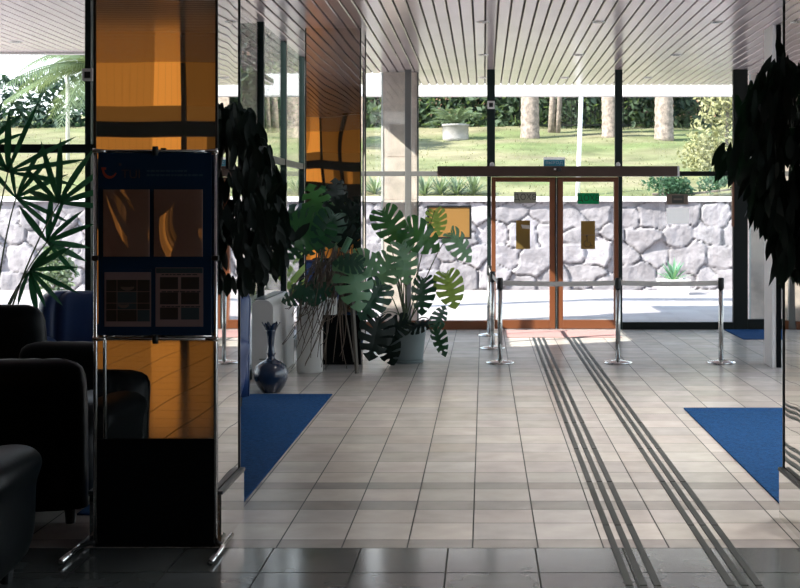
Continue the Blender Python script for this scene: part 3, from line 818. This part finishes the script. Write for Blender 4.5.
def aroid(root, crown, leaves, mat_map, droop_seed=1):
    """leaves: (px, py, dist, tip_angle_deg in view, length m, normal tilt (x,z), material key, curl)"""
    rr = random.Random(droop_seed)
    loc = root.location
    for (px, py, d, ang, L_, nx, nz, mk) in leaves:
        c = W(px, py, d); a = math.radians(ang)
        tip = Vector((math.cos(a), rr.uniform(-.35, .1), math.sin(a))).normalized()
        nrm = Vector((nx, -1, nz)).normalized()
        base = c - tip * L_ * .45
        mb = MB(); monstera(mb, frame_mat(base - loc, tip, nrm), L_, curl=rr.uniform(.2, .5), fold=rr.uniform(.0, .25), droop=rr.uniform(.1, .3), gap=rr.uniform(.22, .32), rnd=rr)
        lf = mb.build('leaf', mat_map[mk], root, smooth=True)
        p0 = Vector(crown) + Vector((rr.uniform(-.05, .05), rr.uniform(-.04, .04), 0))
        mid = (p0 + base) / 2 + Vector((0, 0, .10 + .12 * rr.random()))
        mb = MB(); mb.tube([q - loc for q in bez(p0, mid, base, 9)], .008, 6, .004); mb.build('petiole', M['stem'], root, smooth=True)

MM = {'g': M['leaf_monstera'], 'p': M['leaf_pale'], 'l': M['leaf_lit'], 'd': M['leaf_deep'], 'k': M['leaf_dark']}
# main potted monstera
c0 = W(407, 362, 14.1); c0.z = 0
mo = thing('potted_monstera', 'split-leaf monstera in a grey-green pot left of the belt posts', 'potted plant', (c0.x, c0.y, 0))
o = MB(); o.lathe([(.001, .02), (.165, .02), (.175, .05), (.205, .34), (.215, .35), (.215, .375), (.20, .378), (.195, .33), (.001, .33)], n=32); o.build('pot', M['pot_grey'], mo, smooth=True)
o = MB(); o.lathe([(.001, 0), (.17, 0), (.19, .025), (.185, .03), (.16, .018), (.001, .018)], n=32); o.build('saucer', M['pot_grey'], mo, smooth=True)
o = MB(); o.lathe([(.001, .335), (.194, .335), (.194, .345), (.001, .352)], n=24); o.build('soil', M['soil'], mo)
crown = c0 + Vector((0, 0, .36))
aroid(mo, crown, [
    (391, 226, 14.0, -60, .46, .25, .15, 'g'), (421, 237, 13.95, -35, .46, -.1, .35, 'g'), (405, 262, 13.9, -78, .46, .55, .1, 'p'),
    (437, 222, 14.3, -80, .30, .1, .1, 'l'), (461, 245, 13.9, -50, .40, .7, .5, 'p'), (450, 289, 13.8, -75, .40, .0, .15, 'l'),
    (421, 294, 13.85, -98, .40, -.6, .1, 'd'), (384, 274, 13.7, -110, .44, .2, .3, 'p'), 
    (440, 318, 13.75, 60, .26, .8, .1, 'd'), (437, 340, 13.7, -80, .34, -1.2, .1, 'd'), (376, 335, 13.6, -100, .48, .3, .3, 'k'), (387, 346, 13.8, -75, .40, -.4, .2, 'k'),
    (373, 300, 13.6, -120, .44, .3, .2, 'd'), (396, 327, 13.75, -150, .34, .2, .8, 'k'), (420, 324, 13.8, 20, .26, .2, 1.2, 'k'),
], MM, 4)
o = MB()
for (a, b_, dx) in ((400, 205, -.02), (412, 215, .03), (395, 250, -.05)):
    o.tube([q - mo.location for q in bez(crown, W((407 + a) / 2 - 6, 270, 14.2), W(a, b_ + 30, 14.1), 8)], .011, 6, .006)
o.build('stem', M['stem'], mo, smooth=True)

# dark monstera in white cylinder planter
c1 = Vector((-1.775, 13.25, 0))
m2 = thing('climbing_monstera', 'large dark monstera with hanging roots in a white cylinder planter', 'potted plant', c1)
o = MB(); o.lathe([(.001, 0), (.125, 0), (.132, .01), (.134, .66), (.128, .675), (.118, .675), (.116, .62), (.001, .62)], n=32); o.build('planter', M['pot_white'], m2, smooth=True)
o = MB(); o.lathe([(.001, .622), (.115, .622), (.115, .63), (.001, .635)], n=20); o.build('soil', M['soil'], m2)
cr2 = c1 + Vector((.05, 0, .64))
tr_top = W(334, 200, 13.35)
o = MB(); o.tube([q - c1 for q in bez(cr2, W(322, 250, 13.3), tr_top, 10)], .02, 8, .012); o.build('main_stem', M['stem'], m2, smooth=True)
rr = random.Random(11); lv = []
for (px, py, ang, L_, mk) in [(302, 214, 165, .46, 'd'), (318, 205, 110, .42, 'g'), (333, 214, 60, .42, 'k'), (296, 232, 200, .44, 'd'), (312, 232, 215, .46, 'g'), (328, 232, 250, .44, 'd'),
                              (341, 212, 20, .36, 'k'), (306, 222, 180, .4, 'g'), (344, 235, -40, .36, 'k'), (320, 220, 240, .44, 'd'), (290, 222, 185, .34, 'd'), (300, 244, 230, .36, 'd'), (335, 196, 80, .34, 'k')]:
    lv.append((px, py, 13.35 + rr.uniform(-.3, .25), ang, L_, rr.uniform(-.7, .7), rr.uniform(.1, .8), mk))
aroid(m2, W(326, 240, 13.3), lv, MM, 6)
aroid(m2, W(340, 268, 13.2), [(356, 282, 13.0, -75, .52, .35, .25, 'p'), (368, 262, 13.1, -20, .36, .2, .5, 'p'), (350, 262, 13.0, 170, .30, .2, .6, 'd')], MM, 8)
aroid(m2, cr2, [(305, 290, 13.0, 150, .26, .1, .5, 'd'), (294, 296, 13.05, 200, .26, .2, .5, 'd'), (318, 292, 13.0, 30, .28, .1, .4, 'd')], MM, 9)
for k in range(52):
    px0 = rr.uniform(312, 348); py0 = rr.uniform(245, 275); px1 = px0 + rr.uniform(-40, 10); py1 = rr.uniform(300, 371)
    if k < 8: px0, py0, px1, py1 = 322 + rr.uniform(-4, 4), 262, rr.uniform(280, 300), rr.uniform(300, 345)
    a, b_ = W(px0, py0, 13.1 + rr.uniform(-.1, .1)), W(px1, py1, 13.0 + rr.uniform(-.1, .1)); b_.z = max(b_.z, .012)
    mid = W((px0 + px1) / 2 + rr.uniform(-22, 22), (py0 + py1) / 2 + rr.uniform(-20, 30), 13.05); mid.z = max(mid.z, .02)
    mb = MB(); mb.tube([q - c1 for q in bez(a, mid, b_, 9)], .0065, 5, .003); mb.build('aerial_root', M['root'], m2, smooth=True)
a, b_ = W(352, 300, 13.2), W(357, 373, 13.1); b_.z = 0.002
o = MB(); o.tube([a - c1, b_ - c1], .03, 6, .024); o.build('stake', M['wood_stake'], m2)
a, b_ = W(329, 222, 13.25), W(354, 362, 13.1)
o = MB(); o.tube([a - c1, b_ - c1], .011, 6, .009); o.build('cane', M['wood_stake'], m2)
a, b_ = W(343, 252, 13.0), W(350, 238, 13.0)
o = MB(); o.tube([a - c1, b_ - c1], .032, 8, .032); o.build('moss_pole_cap', M['leaf_pale'], m2)

# leafy plant behind the casing (yellow-green straps)
r = thing('strap_leaf_plant', 'yellow-green strap-leaved plant beyond the side glazing, above the white casing', 'potted plant', (-2.66, 15.7, 0))
o = MB(); o.lathe([(.001, 0), (.12, 0), (.15, .3), (.155, .32), (.13, .32), (.001, .28)], n=20); o.build('pot', M['pot_white'], r, smooth=True)
o = MB(); u = random.Random(21)
for k in range(34):
    a = u.uniform(0, 2 * PI); el = u.uniform(.9, 1.45)
    d = Vector((math.cos(a) * math.cos(el), math.sin(a) * math.cos(el) * .6, math.sin(el)))
    lance(o, (math.cos(a) * .04, math.sin(a) * .04, .29), d, Vector((-d.x * d.z, -1, .5)), u.uniform(.7, 1.15), u.uniform(.06, .1), .35, 6)
o.build('foliage', M['leaf_lit'], r, smooth=True)

# ------------------------------------------------------------------ trailing plants hung on the columns
def trailing(label, side, xw, yc, levels, seed, n, L0, L1, wd):
    u = random.Random(seed)
    zmid = levels[0][0] - .18
    r = thing('trailing_plant', label, 'hanging plant', (xw, yc, zmid))
    o = MB(); o.lathe([(.001, -.16), (.05, -.16), (.075, -.02), (.08, 0), (.07, 0), (.001, -.03)], (side * .1, 0, 0), 20); o.build('wall_pot', M['black_plastic'], r, smooth=True)
    o = MB(); o.box(*sorted((side * .0, side * .012)), -.03, .03, -.12, .05); o.build('hook_plate', M['black_plastic'], r)
    o = MB(); st_ = MB()
    def rng(z):
        for (za, ra), (zb_, rb) in zip(levels, levels[1:]):
            if zb_ <= z <= za:
                t = (za - z) / (za - zb_); return (ra[0] + (rb[0] - ra[0]) * t, ra[1] + (rb[1] - ra[1]) * t)
        return levels[-1][1]
    zt_, zb_ = levels[0][0], levels[-1][0]
    for k in range(n):
        z = u.uniform(zb_, zt_); a, b_ = rng(z)
        w_ = b_ - a
        q = a + w_ * (u.random() ** .8)
        yy = u.uniform(-1, 1) * min(.30, .10 + w_ * .6)
        p = Vector((side * max(q, .012), yy, z + .05 - zmid))
        d = Vector((side * u.uniform(-.2, .45) * (q / .3 + .2), u.uniform(-.4, .4), -u.uniform(.6, 1.3))).normalized()
        if k % 30 == 0: d.z = -d.z * .3; d.normalize()
        if side * (p + d * L1).x < .008: d.x = side * abs(d.x)
        nrm = Vector((u.uniform(-.8, .8), -1, u.uniform(-.3, .9)))
        lance(o, p, d, nrm, u.uniform(L0, L1), u.uniform(.7, 1.2) * wd, u.uniform(0, .35))
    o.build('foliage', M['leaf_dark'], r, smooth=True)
    for k in range(12):
        z = u.uniform(zb_ + .1, zt_ - .25); a, b_ = rng(z); q = max(.03, u.uniform(a, b_) * .85)
        st_ = MB(); st_.tube(bez((side * .1, 0, 0), (side * (.1 + q * .6), u.uniform(-.2, .2), .12), (side * q, u.uniform(-.2, .2), z - zmid), 8), .006, 5, .003)
        st_.build('vine', M['leaf_dark'], r, smooth=True)
    return r
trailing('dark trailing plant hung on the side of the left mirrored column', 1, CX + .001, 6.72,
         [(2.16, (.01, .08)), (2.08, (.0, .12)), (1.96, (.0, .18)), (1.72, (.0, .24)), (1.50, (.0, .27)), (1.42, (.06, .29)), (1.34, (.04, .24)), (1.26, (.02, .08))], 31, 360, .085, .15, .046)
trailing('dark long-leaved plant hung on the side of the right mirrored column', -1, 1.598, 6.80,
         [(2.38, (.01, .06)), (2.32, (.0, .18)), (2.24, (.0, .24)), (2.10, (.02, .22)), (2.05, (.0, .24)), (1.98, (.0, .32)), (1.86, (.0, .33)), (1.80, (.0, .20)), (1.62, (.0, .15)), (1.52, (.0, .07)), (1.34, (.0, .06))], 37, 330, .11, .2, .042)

# ------------------------------------------------------------------ fan palm in the lounge
fp_ = thing('fan_palm', 'tall fan-leaved palm by the lounge window at the left edge', 'potted plant', (-3.82, 10.1, 0))
o = MB(); o.lathe([(.001, 0), (.15, 0), (.19, .34), (.195, .36), (.17, .36), (.001, .32)], n=24); o.build('pot', M['pot_grey'], fp_, smooth=True)
u = random.Random(41)
hubs = [(8, 172, 70, .62), (16, 198, 40, .50), (59, 203, 75, .52), (47, 242, 35, .46), (30, 270, -35, .40), (-18, 150, 110, .5)]
for (px, py, ang, L_) in hubs:
    h_ = W(px, py, 10.1 + u.uniform(-.25, .2)) - fp_.location
    base = Vector((u.uniform(-.06, .06), u.uniform(-.06, .06), .33))
    mb = MB(); mb.tube(bez(base, (base + h_) / 2 + Vector((-.08, 0, .15)), h_, 9), .009, 6, .005); mb.build('stalk', M['stem'], fp_, smooth=True)
    mb = MB(); nb = 8
    for k in range(nb):
        a = math.radians(ang + (k - (nb - 1) / 2) * 24 + u.uniform(-6, 6))
        d = Vector((math.cos(a), u.uniform(-.4, .4), math.sin(a))).normalized()
        lance(mb, h_, d, Vector((u.uniform(-.3, .3), -1, .3)), L_ * u.uniform(.75, 1.1) * (1 - .25 * abs(k - (nb - 1) / 2) / nb), u.uniform(.035, .055), u.uniform(0, .2), 5)
    mb.build('fan_leaf', M['leaf_palm'], fp_, smooth=True)

# ------------------------------------------------------------------ outside: stone wall, lawn, planting
WY = 26.9
rs = np.random.RandomState(3)
def stone_wall(name, x0, x1, z0, z1, yw):
    seeds = []
    nx, nz = int((x1 - x0) / .62), 4
    for i in range(nx + 2):
        for j in range(-1, nz + 1):
            seeds.append((x0 + (i - .5 + .5 * (j % 2)) * .62 + rs.uniform(-.22, .22), z0 + (j + .5) * (z1 - z0) / nz + rs.uniform(-.16, .16)))
    S = np.array(seeds); tilt = rs.uniform(-.13, .13, (len(S), 2)); lev = rs.uniform(-.03, .03, len(S)); tn = rs.uniform(.76, 1.12, len(S)); wgt = rs.uniform(.72, 1.3, len(S)); shr = rs.uniform(-.3, .3, len(S))
    st = .03
    xs = np.arange(x0, x1 + st / 2, st); zs = np.linspace(z0, z1, 63)
    vs = []; dj = []; own = []
    for z in zs:
        for x in xs:
            jx = x + .07 * noise.noise(Vector((x * 2.3, z * 2.3, 1))); jz = z + .07 * noise.noise(Vector((x * 2.3, z * 2.3, 7)))
            ax = np.abs(S[:, 0] - jx) * .95; az = np.abs((S[:, 1] - jz) * 1.2 + (S[:, 0] - jx) * shr); d = (np.maximum(ax, az) * .62 + np.hypot(ax, az) * .38) * wgt; k = np.argpartition(d, 1)[:2]
            if d[k[0]] > d[k[1]]: k = k[::-1]
            g = d[k[1]] - d[k[0]]; i = k[0]
            e = min(1, g / .035); e = e * e * (3 - 2 * e)
            h = e * (.06 + lev[i] + tilt[i, 0] * (x - S[i, 0]) + tilt[i, 1] * (z - S[i, 1]) + .017 * noise.fractal(Vector((x * 4.6, z * 4.6, 3)), .8, 2, 5))
            vs.append((x, yw - h, z)); dj.append(e); own.append(i)
    n = len(xs); fs = []
    for j in range(len(zs) - 1):
        for i in range(n - 1):
            q = j * n + i; fs.append((q, q + 1, q + n + 1, q + n))
    mb = MB(); mb.add(vs, fs)
    mb.box(x0, x1, yw + .003, yw + .3, z0, z1)
    o = mb.build(name, M['stone'])
    o.data.polygons.foreach_set('use_smooth', [True] * len(fs) + [False] * 6)
    ca = o.data.color_attributes.new('tint', 'FLOAT_COLOR', 'POINT'); arr = []
    for e, i in zip(dj, own):
        t = (.5 if e < .4 else 1.0) * (tn[i] if e >= .35 else 1); arr += [t, t * .99, t * (1.0), 1]
    arr += [.9, .9, .9, 1] * 8
    ca.data.foreach_set('color', arr)
    return o
sw = struct(stone_wall('wall_garden', -15, 9.5, -.02, 1.82, WY))
o = MB(); o.box(-15, 9.5, WY - .13, WY + .42, 1.82, 1.93); struct(o.build('trim_6', M['cap_stone'], bevel=.012))

def gz(x, y): return 1.88 + .150 * (y - 27.2) + .10 * noise.noise(Vector((x * .35, y * .35, 0))) + .03 * noise.noise(Vector((x * 1.4, y * 1.4, 4)))
mb = MB(); xs = np.linspace(-22, 16, 96); ys = np.linspace(27.2, 50, 70)
vs = [(x, y, gz(x, y)) for y in ys for x in xs]; n = len(xs)
mb.add(vs, [(j * n + i, j * n + i + 1, (j + 1) * n + i + 1, (j + 1) * n + i) for j in range(len(ys) - 1) for i in range(n - 1)])
lw_ = struct(mb.build('lawn', M['grass'], smooth=True))
ca = lw_.data.color_attributes.new('tint', 'FLOAT_COLOR', 'POINT'); arr = []
for x, y, z in vs:
    t = noise.fractal(Vector((x * .22, y * .35, 9)), 1, 2, 3); t = min(1, max(0, .5 + 1.1 * t))
    arr += [1.14 - .42 * t, 1.05 - .15 * t, 1.13 - .45 * t, 1]
ca.data.foreach_set('color', arr)
mb = MB(); u = random.Random(51)
for k in range(5000):
    y = 27.4 + 16 * u.random() ** 1.3; x = u.uniform(-.42, .27) * y
    z = gz(x, y) - .01; h_ = u.uniform(.03, .09); a = u.uniform(0, PI); dx, dy = math.cos(a) * .02, math.sin(a) * .02
    lx, ly = u.uniform(-.06, .06), u.uniform(-.06, .06)
    mb.add([(x - dx, y - dy, z), (x + dx, y + dy, z), (x + lx, y + ly, z + h_)], [(0, 1, 2)])
tag(mb.build('grass_blades', M['grass_blade']), 'short yellowish grass on the bank above the stone wall', 'grass', kind='stuff')

def leaf_cloud(mb, u, n, fn, s0, s1):
    for k in range(n):
        c = Vector(fn(u)); s = u.uniform(s0, s1)
        a = Vector((u.gauss(0, 1), u.gauss(0, 1), u.gauss(0, 1))).normalized(); b_ = a.orthogonal().normalized(); b_ = Matrix.Rotation(u.uniform(0, 6.28), 3, a) @ b_
        d = a.cross(b_)
        mb.add([c - b_ * s, c + d * s * .45, c + b_ * s, c - d * s * .45], [(0, 1, 2, 3)])
def blob(cx, cy, cz, rx, ry, rz_):
    def fn(u):
        v = Vector((u.gauss(0, 1), u.gauss(0, 1), u.gauss(0, 1))).normalized() * (u.random() ** .4)
        k = 1 + .25 * noise.noise(v * 2.5 + Vector((cx, cy, cz)))
        return (cx + v.x * rx * k, cy + v.y * ry * k, cz + v.z * rz_ * k)
    return fn
# background trees behind the lawn: dense dark crowns
u = random.Random(61)
first = None
spots = [(-19.5 + 2.35 * i + u.uniform(-.5, .5), 46 + u.uniform(-1.2, 1.6), u.uniform(.85, 1.2)) for i in range(14)]
def bgtree(label, x, y, s, mat):
    z = gz(x, y)
    r = thing('evergreen_tree', label, 'tree', (x, y, z - .1), 0, 'dark trees behind the lawn')
    o = MB(); o.tube([(0, 0, 0), (.1 * s, 0, 1.5 * s), (0, .1, 3 * s)], .16, 8, .09); o.build('trunk', M['trunk_dark'], r, smooth=True)
    o = MB(); leaf_cloud(o, u, 1500, blob(0, 0, 3.0 * s, 1.6 * s, 1.2 * s, 2.9 * s), .12, .26); o.build('foliage', mat, r)
    return r
order = sorted(range(14), key=lambda i: spots[i][0])
for n_, (x, y, s) in enumerate(spots):
    px = 484 + x * F / y
    if px < 130 or px > 860: continue
    where = ('seen left of the left mirrored column through the lounge window' if px < 92 else 'hidden mostly behind the left mirrored column' if px < 240 else 'behind the concrete planter on the lawn' if 400 < px < 490 else
             'seen above the left door' if px < 550 and px > 490 else 'seen just right of the flagpole' if 550 <= px < 618 else 'in the pane right of the doors' if 618 <= px < 690 else 'behind the yellow-green bush' if px < 735 and px >= 690 else 'beyond the side glazing' if px < 400 else 'behind the hanging plant on the right')
    bgtree('dark evergreen tree %s' % where, x, y, s, M['hedge'])
mb = MB(); leaf_cloud(mb, u, 9000, lambda u: (u.uniform(-10, 13), 44.8 + u.uniform(-.5, .7), 4.35 + u.random() ** 1.6 * 2.2), .09, .2)
tag(mb.build('hedge', M['hedge_light']), 'long loose hedge along the top of the lawn', 'hedge')
mb = MB(); leaf_cloud(mb, u, 11000, lambda u: (u.uniform(-10, 13), 45.6 + u.uniform(-.5, .7), 4.4 + u.random() * 4.4), .1, .22); leaf_cloud(mb, u, 4500, lambda u: (u.uniform(-24, -10), 45.0 + u.uniform(-.5, .7), 4.2 + u.random() ** 1.4 * 2.1), .1, .22)
tag(mb.build('hedge', M['hedge']), 'dark tall hedge behind the loose green hedge', 'hedge')
o = MB(); o.box(-10, 16, 49, 49.3, 3, 10); tag(o.build('boundary_wall', M['ochre']), 'ochre building wall glimpsed behind the trees', 'wall')
fe = thing('iron_fence', 'dark iron railing at the foot of the trees', 'fence', (0, 44.0, 4.35))
o = MB()
for zz in (.15, 1.25): o.box(1.2, 5, -.015, .015, zz, zz + .05)
k = 1.2
while k < 5:
    o.box(k - .009, k + .009, -.009, .009, -.2, 1.35); k += .16
o.build('railing', M['frame_black'], fe)

def palm_trunk(label, px, d, wd, h_, bumps=True, lean=0):
    x = (px - 484) * d / F; z = gz(x, d)
    r = thing('palm_trunk', label, 'tree', (x, d, z - .1))
    prof = []
    for i in range(40):
        t = i / 39; prof.append((wd / 2 * (1.15 - .25 * t + (.07 if i % 2 else 0) + (.5 * max(0, .1 - t))), h_ * t))
    o = MB()
    rr_ = [[(q * math.cos(2 * PI * j / 14) + lean * z_, q * math.sin(2 * PI * j / 14), z_) for j in range(14)] for q, z_ in prof]
    o.rings(rr_); o.build('trunk', M['trunk'], r, smooth=True)
    o = MB()
    for k in range(16):
        a = 2 * PI * k / 16; frond(o, Vector((lean * h_, 0, h_)), Vector((math.cos(a), math.sin(a), u.uniform(.1, 1))), 2.4, .8, 18, u, .4, .04)
    o.build('fronds', M['frond'], r)
    return r
def frond(mb, base, d, L, droop, n, u, ll, wd):
    d = d.normalized(); pts = [base + d * (L * t) + Vector((0, 0, -droop * L * t * t)) for t in [i / n for i in range(n + 1)]]
    mb.tube(pts[::2], .02, 4, .006)
    for i in range(1, n):
        t = i / n; tan = (pts[i + 1] - pts[i - 1]).normalized(); side = tan.cross(Vector((0, 0, 1)))
        if side.length < .05: side = Vector((1, 0, 0))
        side.normalize()
        for s in (-1, 1):
            l_ = ll * (math.sin(PI * (t * .85 + .12)) ** .6) * u.uniform(.8, 1.1)
            q = side * s * .8 + tan * .75 + Vector((0, 0, -.25 + u.uniform(-.15, .15))); q.normalize()
            nn = tan * wd * .5
            p = pts[i]; mb.add([p - nn, p + nn, p + q * l_ + Vector((0, 0, -.1 * l_))], [(0, 1, 2)])
palm_trunk('thick pale palm trunk on the lawn seen above the left door', 530, 40.8, .50, 5.5)
palm_trunk('thick palm trunk beside the post right of the doors', 610, 40.5, .42, 5.5, lean=-.02)
palm_trunk('thick palm trunk on the lawn in the pane right of the doors', 664, 40.0, .50, 5.5)
for k, (px, wd, lb) in enumerate(((551, .18, 'slim pale tree trunk just left of the flagpole'), (557.5, .14, 'thinnest pale tree trunk next to the flagpole'))):
    x = (px - 484) * 42.5 / F; r = thing('slim_tree', lb, 'tree', (x, 42.5, gz(x, 42.5) - .1))
    o = MB(); o.tube([(0, 0, 0), (.06, 0, 1.2), (-.05 + k * .2, 0, 2.6), (.0 + k * .3, .1, 5)], wd / 2 * 1.3, 8, wd / 2); o.build('trunk', M['trunk'], r, smooth=True)
    o = MB(); leaf_cloud(o, u, 500, blob(.1, 0, 5.2, 1.1, 1.0, 1.2), .1, .2); o.build('foliage', M['hedge_light'], r)
tx = -7.9; tr_ = thing('umbrella_pine', 'tall pine on the lawn behind the left mirrored column', 'tree', (tx, 36.5, gz(tx, 36.5) - .1))
o = MB(); o.tube([(0, 0, 0), (.15, 0, 2), (0, .1, 4.2)], .17, 10, .1); o.build('trunk', M['trunk'], tr_, smooth=True)
o = MB(); leaf_cloud(o, u, 900, blob(0, 0, 4.9, 1.5, 2.2, 1.0), .12, .26); o.build('foliage', M['hedge'], tr_)
# concrete planter with cycad
x = (455.5 - 484) * 40.4 / F; z = gz(x, 40.4)
r = thing('garden_planter', 'round concrete planter with a spiky palm on the lawn left of the doors', 'planter', (x, 40.4, z - .05))
o = MB(); o.lathe([(.001, 0), (.40, 0), (.41, .1), (.40, .46), (.43, .47), (.43, .53), (.38, .53), (.37, .45), (.001, .45)], n=28); o.build('planter_bowl', M['concrete'], r, smooth=True)
o = MB()
for k in range(34):
    a = 2 * PI * k / 34 + u.uniform(-.1, .1); frond(o, Vector((0, 0, .5)), Vector((math.cos(a), math.sin(a), u.uniform(.5, 2.2))), u.uniform(1.0, 1.4), .45, 14, u, .25, .03)
o.build('fronds', M['frond'], r)
# flagpole and lamp pole
o = MB(); b_ = W(577, 200, 27.75); t_ = W(582.5, 60, 27.75); o.tube([b_ - Vector((0, 0, .3)), t_], .05, 12, .045)
tag(o.build('flagpole', M['pole_white'], smooth=True), 'white flagpole rising behind the stone wall above the right door', 'pole')
o = MB(); b_ = W(68, 147, 34); o.tube([Vector((b_.x, 34, gz(b_.x, 34) - .2)), W(67.5, 20, 34)], .055, 12, .05)
tag(o.build('lamp_pole', M['pole_white'], smooth=True), 'white pole on the lawn seen through the lounge window', 'pole')
# arching palm left
pl = W(86, 62, 33); pz = gz(pl.x, 33)
r = thing('date_palm', 'date palm with long arching fronds seen through the lounge window', 'palm tree', (pl.x + .5, 33, pz - .1))
o = MB(); o.tube([(0, 0, 0), (0, 0, pl.z - pz)], .22, 12, .2); o.build('trunk', M['trunk'], r, smooth=True)
o = MB(); top = Vector((0, 0, pl.z - pz - .1))
for k in range(44):
    a = 2 * PI * k / 44 + u.uniform(-.1, .1)
    frond(o, top, Vector((math.cos(a), math.sin(a) * .9, u.uniform(.0, .9))), u.uniform(2.2, 3.2), u.uniform(.35, .7), 44, u, .62, .05)
o.build('fronds', M['frond'], r)
# yellow-green conifer bush
c = W(722, 150, 31)
r = thing('garden_bush', 'pale yellow-green bush on the lawn near the right mirrored column', 'bush', (c.x, 31, gz(c.x, 31)))
o = MB(); leaf_cloud(o, u, 900, blob(.0, 0, .75, .85, .6, .95), .04, .1); leaf_cloud(o, u, 1300, blob(.25, .1, 1.9, .85, .6, .8), .04, .1); leaf_cloud(o, u, 600, blob(-.45, 0, .5, .6, .5, .5), .04, .09); leaf_cloud(o, u, 500, blob(.1, 0, 2.6, .9, .5, .45), .04, .09)
o.build('foliage', M['bush_yellow'], r)
o = MB(); o.tube([(0.1, 0, -.1), (0.15, .05, 1.8)], .07, 7, .03); o.build('stem', M['trunk_dark'], r, smooth=True)
c = W(695, 192, 27.35)
r = thing('juniper', 'dark green spreading juniper hanging over the stone wall', 'shrub', (c.x, 27.3, 1.9))
o = MB()
for k in range(16):
    a = u.uniform(-1.2, 1.2)
    cx_ = u.uniform(-.95, .95); leaf_cloud(o, u, 130, blob(cx_, u.uniform(-.3, .5), .08 + .28 * u.random() + .2 * max(0, cx_), .34, .3, .16), .025, .07)
o.build('foliage', M['juniper'], r)
o = MB(); o.tube([(-.9, 0, .08), (0, .1, .1), (.9, 0, .2)], .03, 6, .02); o.build('stem', M['trunk_dark'], r)
# yuccas on the wall
def yucca(label, x, y, z, n, L0, L1, name='yucca', wd=.045, group='yuccas along the wall top'):
    r = thing(name, label, 'plant', (x, y, z), 0, group); o = MB()
    for k in range(n):
        a = u.uniform(0, 2 * PI); el = u.uniform(.35, 1.45); d = Vector((math.cos(a) * math.cos(el), math.sin(a) * math.cos(el), math.sin(el)))
        lance(o, (0, 0, .02), d, Vector((-d.x * d.z, -d.y * d.z - .2, 1 - d.z * d.z + .05)), u.uniform(L0, L1), wd, u.uniform(.05, .4), 4)
    o.build('foliage', M['yucca'], r, smooth=True)
    return r
for (px, lb) in ((375, 'spiky yucca on the wall top left of the pink stone column'), (425, 'spiky yucca on the wall top just right of the pink stone column'), (441, 'spiky yucca on the wall top, over the left part of the amber board'), (457, 'spiky yucca on the wall top, over the middle of the amber board'), (473, 'spiky yucca on the wall top, over the right edge of the amber board')):
    x = (px - 484) * 27.9 / F; yucca(lb, x, 27.9, gz(x, 27.9) - .03, 60, .32, .6, wd=.035)
# white square planter with agave outside
x = (674.5 - 484) * 25.3 / F
r = thing('square_planter', 'small white square planter with an agave against the stone wall', 'planter', (x, 25.5, 0))
o = MB(); o.rings([[(s * a, t * a, z) for s, t in ((-1, -1), (1, -1), (1, 1), (-1, 1))] for a, z in ((.27, 0), (.30, .30), (.27, .30), (.26, .25))]); o.build('box', M['pot_white'], r)
o = MB()
for k in range(30):
    a = u.uniform(0, 2 * PI); el = u.uniform(.5, 1.45); d = Vector((math.cos(a) * math.cos(el), math.sin(a) * math.cos(el), math.sin(el)))
    lance(o, (0, 0, .24), d, Vector((-d.x * d.z, -d.y * d.z - .2, 1.05 - d.z * d.z)), u.uniform(.3, .5), .05, .2, 4)
o.build('agave', M['leaf_pale'], r, smooth=True)
# potted conifer outside the lounge
x = (55 - 484) * 22 / F
r = thing('potted_conifer', 'small bushy conifer in a pot on the pavement beyond the lounge window', 'potted plant', (x, 22, 0))
o = MB(); o.lathe([(.001, 0), (.16, 0), (.22, .28), (.23, .3), (.19, .3), (.001, .26)], n=20); o.build('pot', M['concrete'], r, smooth=True)
o = MB(); leaf_cloud(o, u, 700, blob(0, 0, .62, .36, .3, .42), .03, .08); leaf_cloud(o, u, 250, blob(0, 0, .98, .2, .2, .22), .03, .07); o.build('foliage', M['yucca'], r)
o = MB(); o.tube([(0, 0, .25), (0, 0, .9)], .025, 6, .015); o.build('stem', M['trunk_dark'], r)
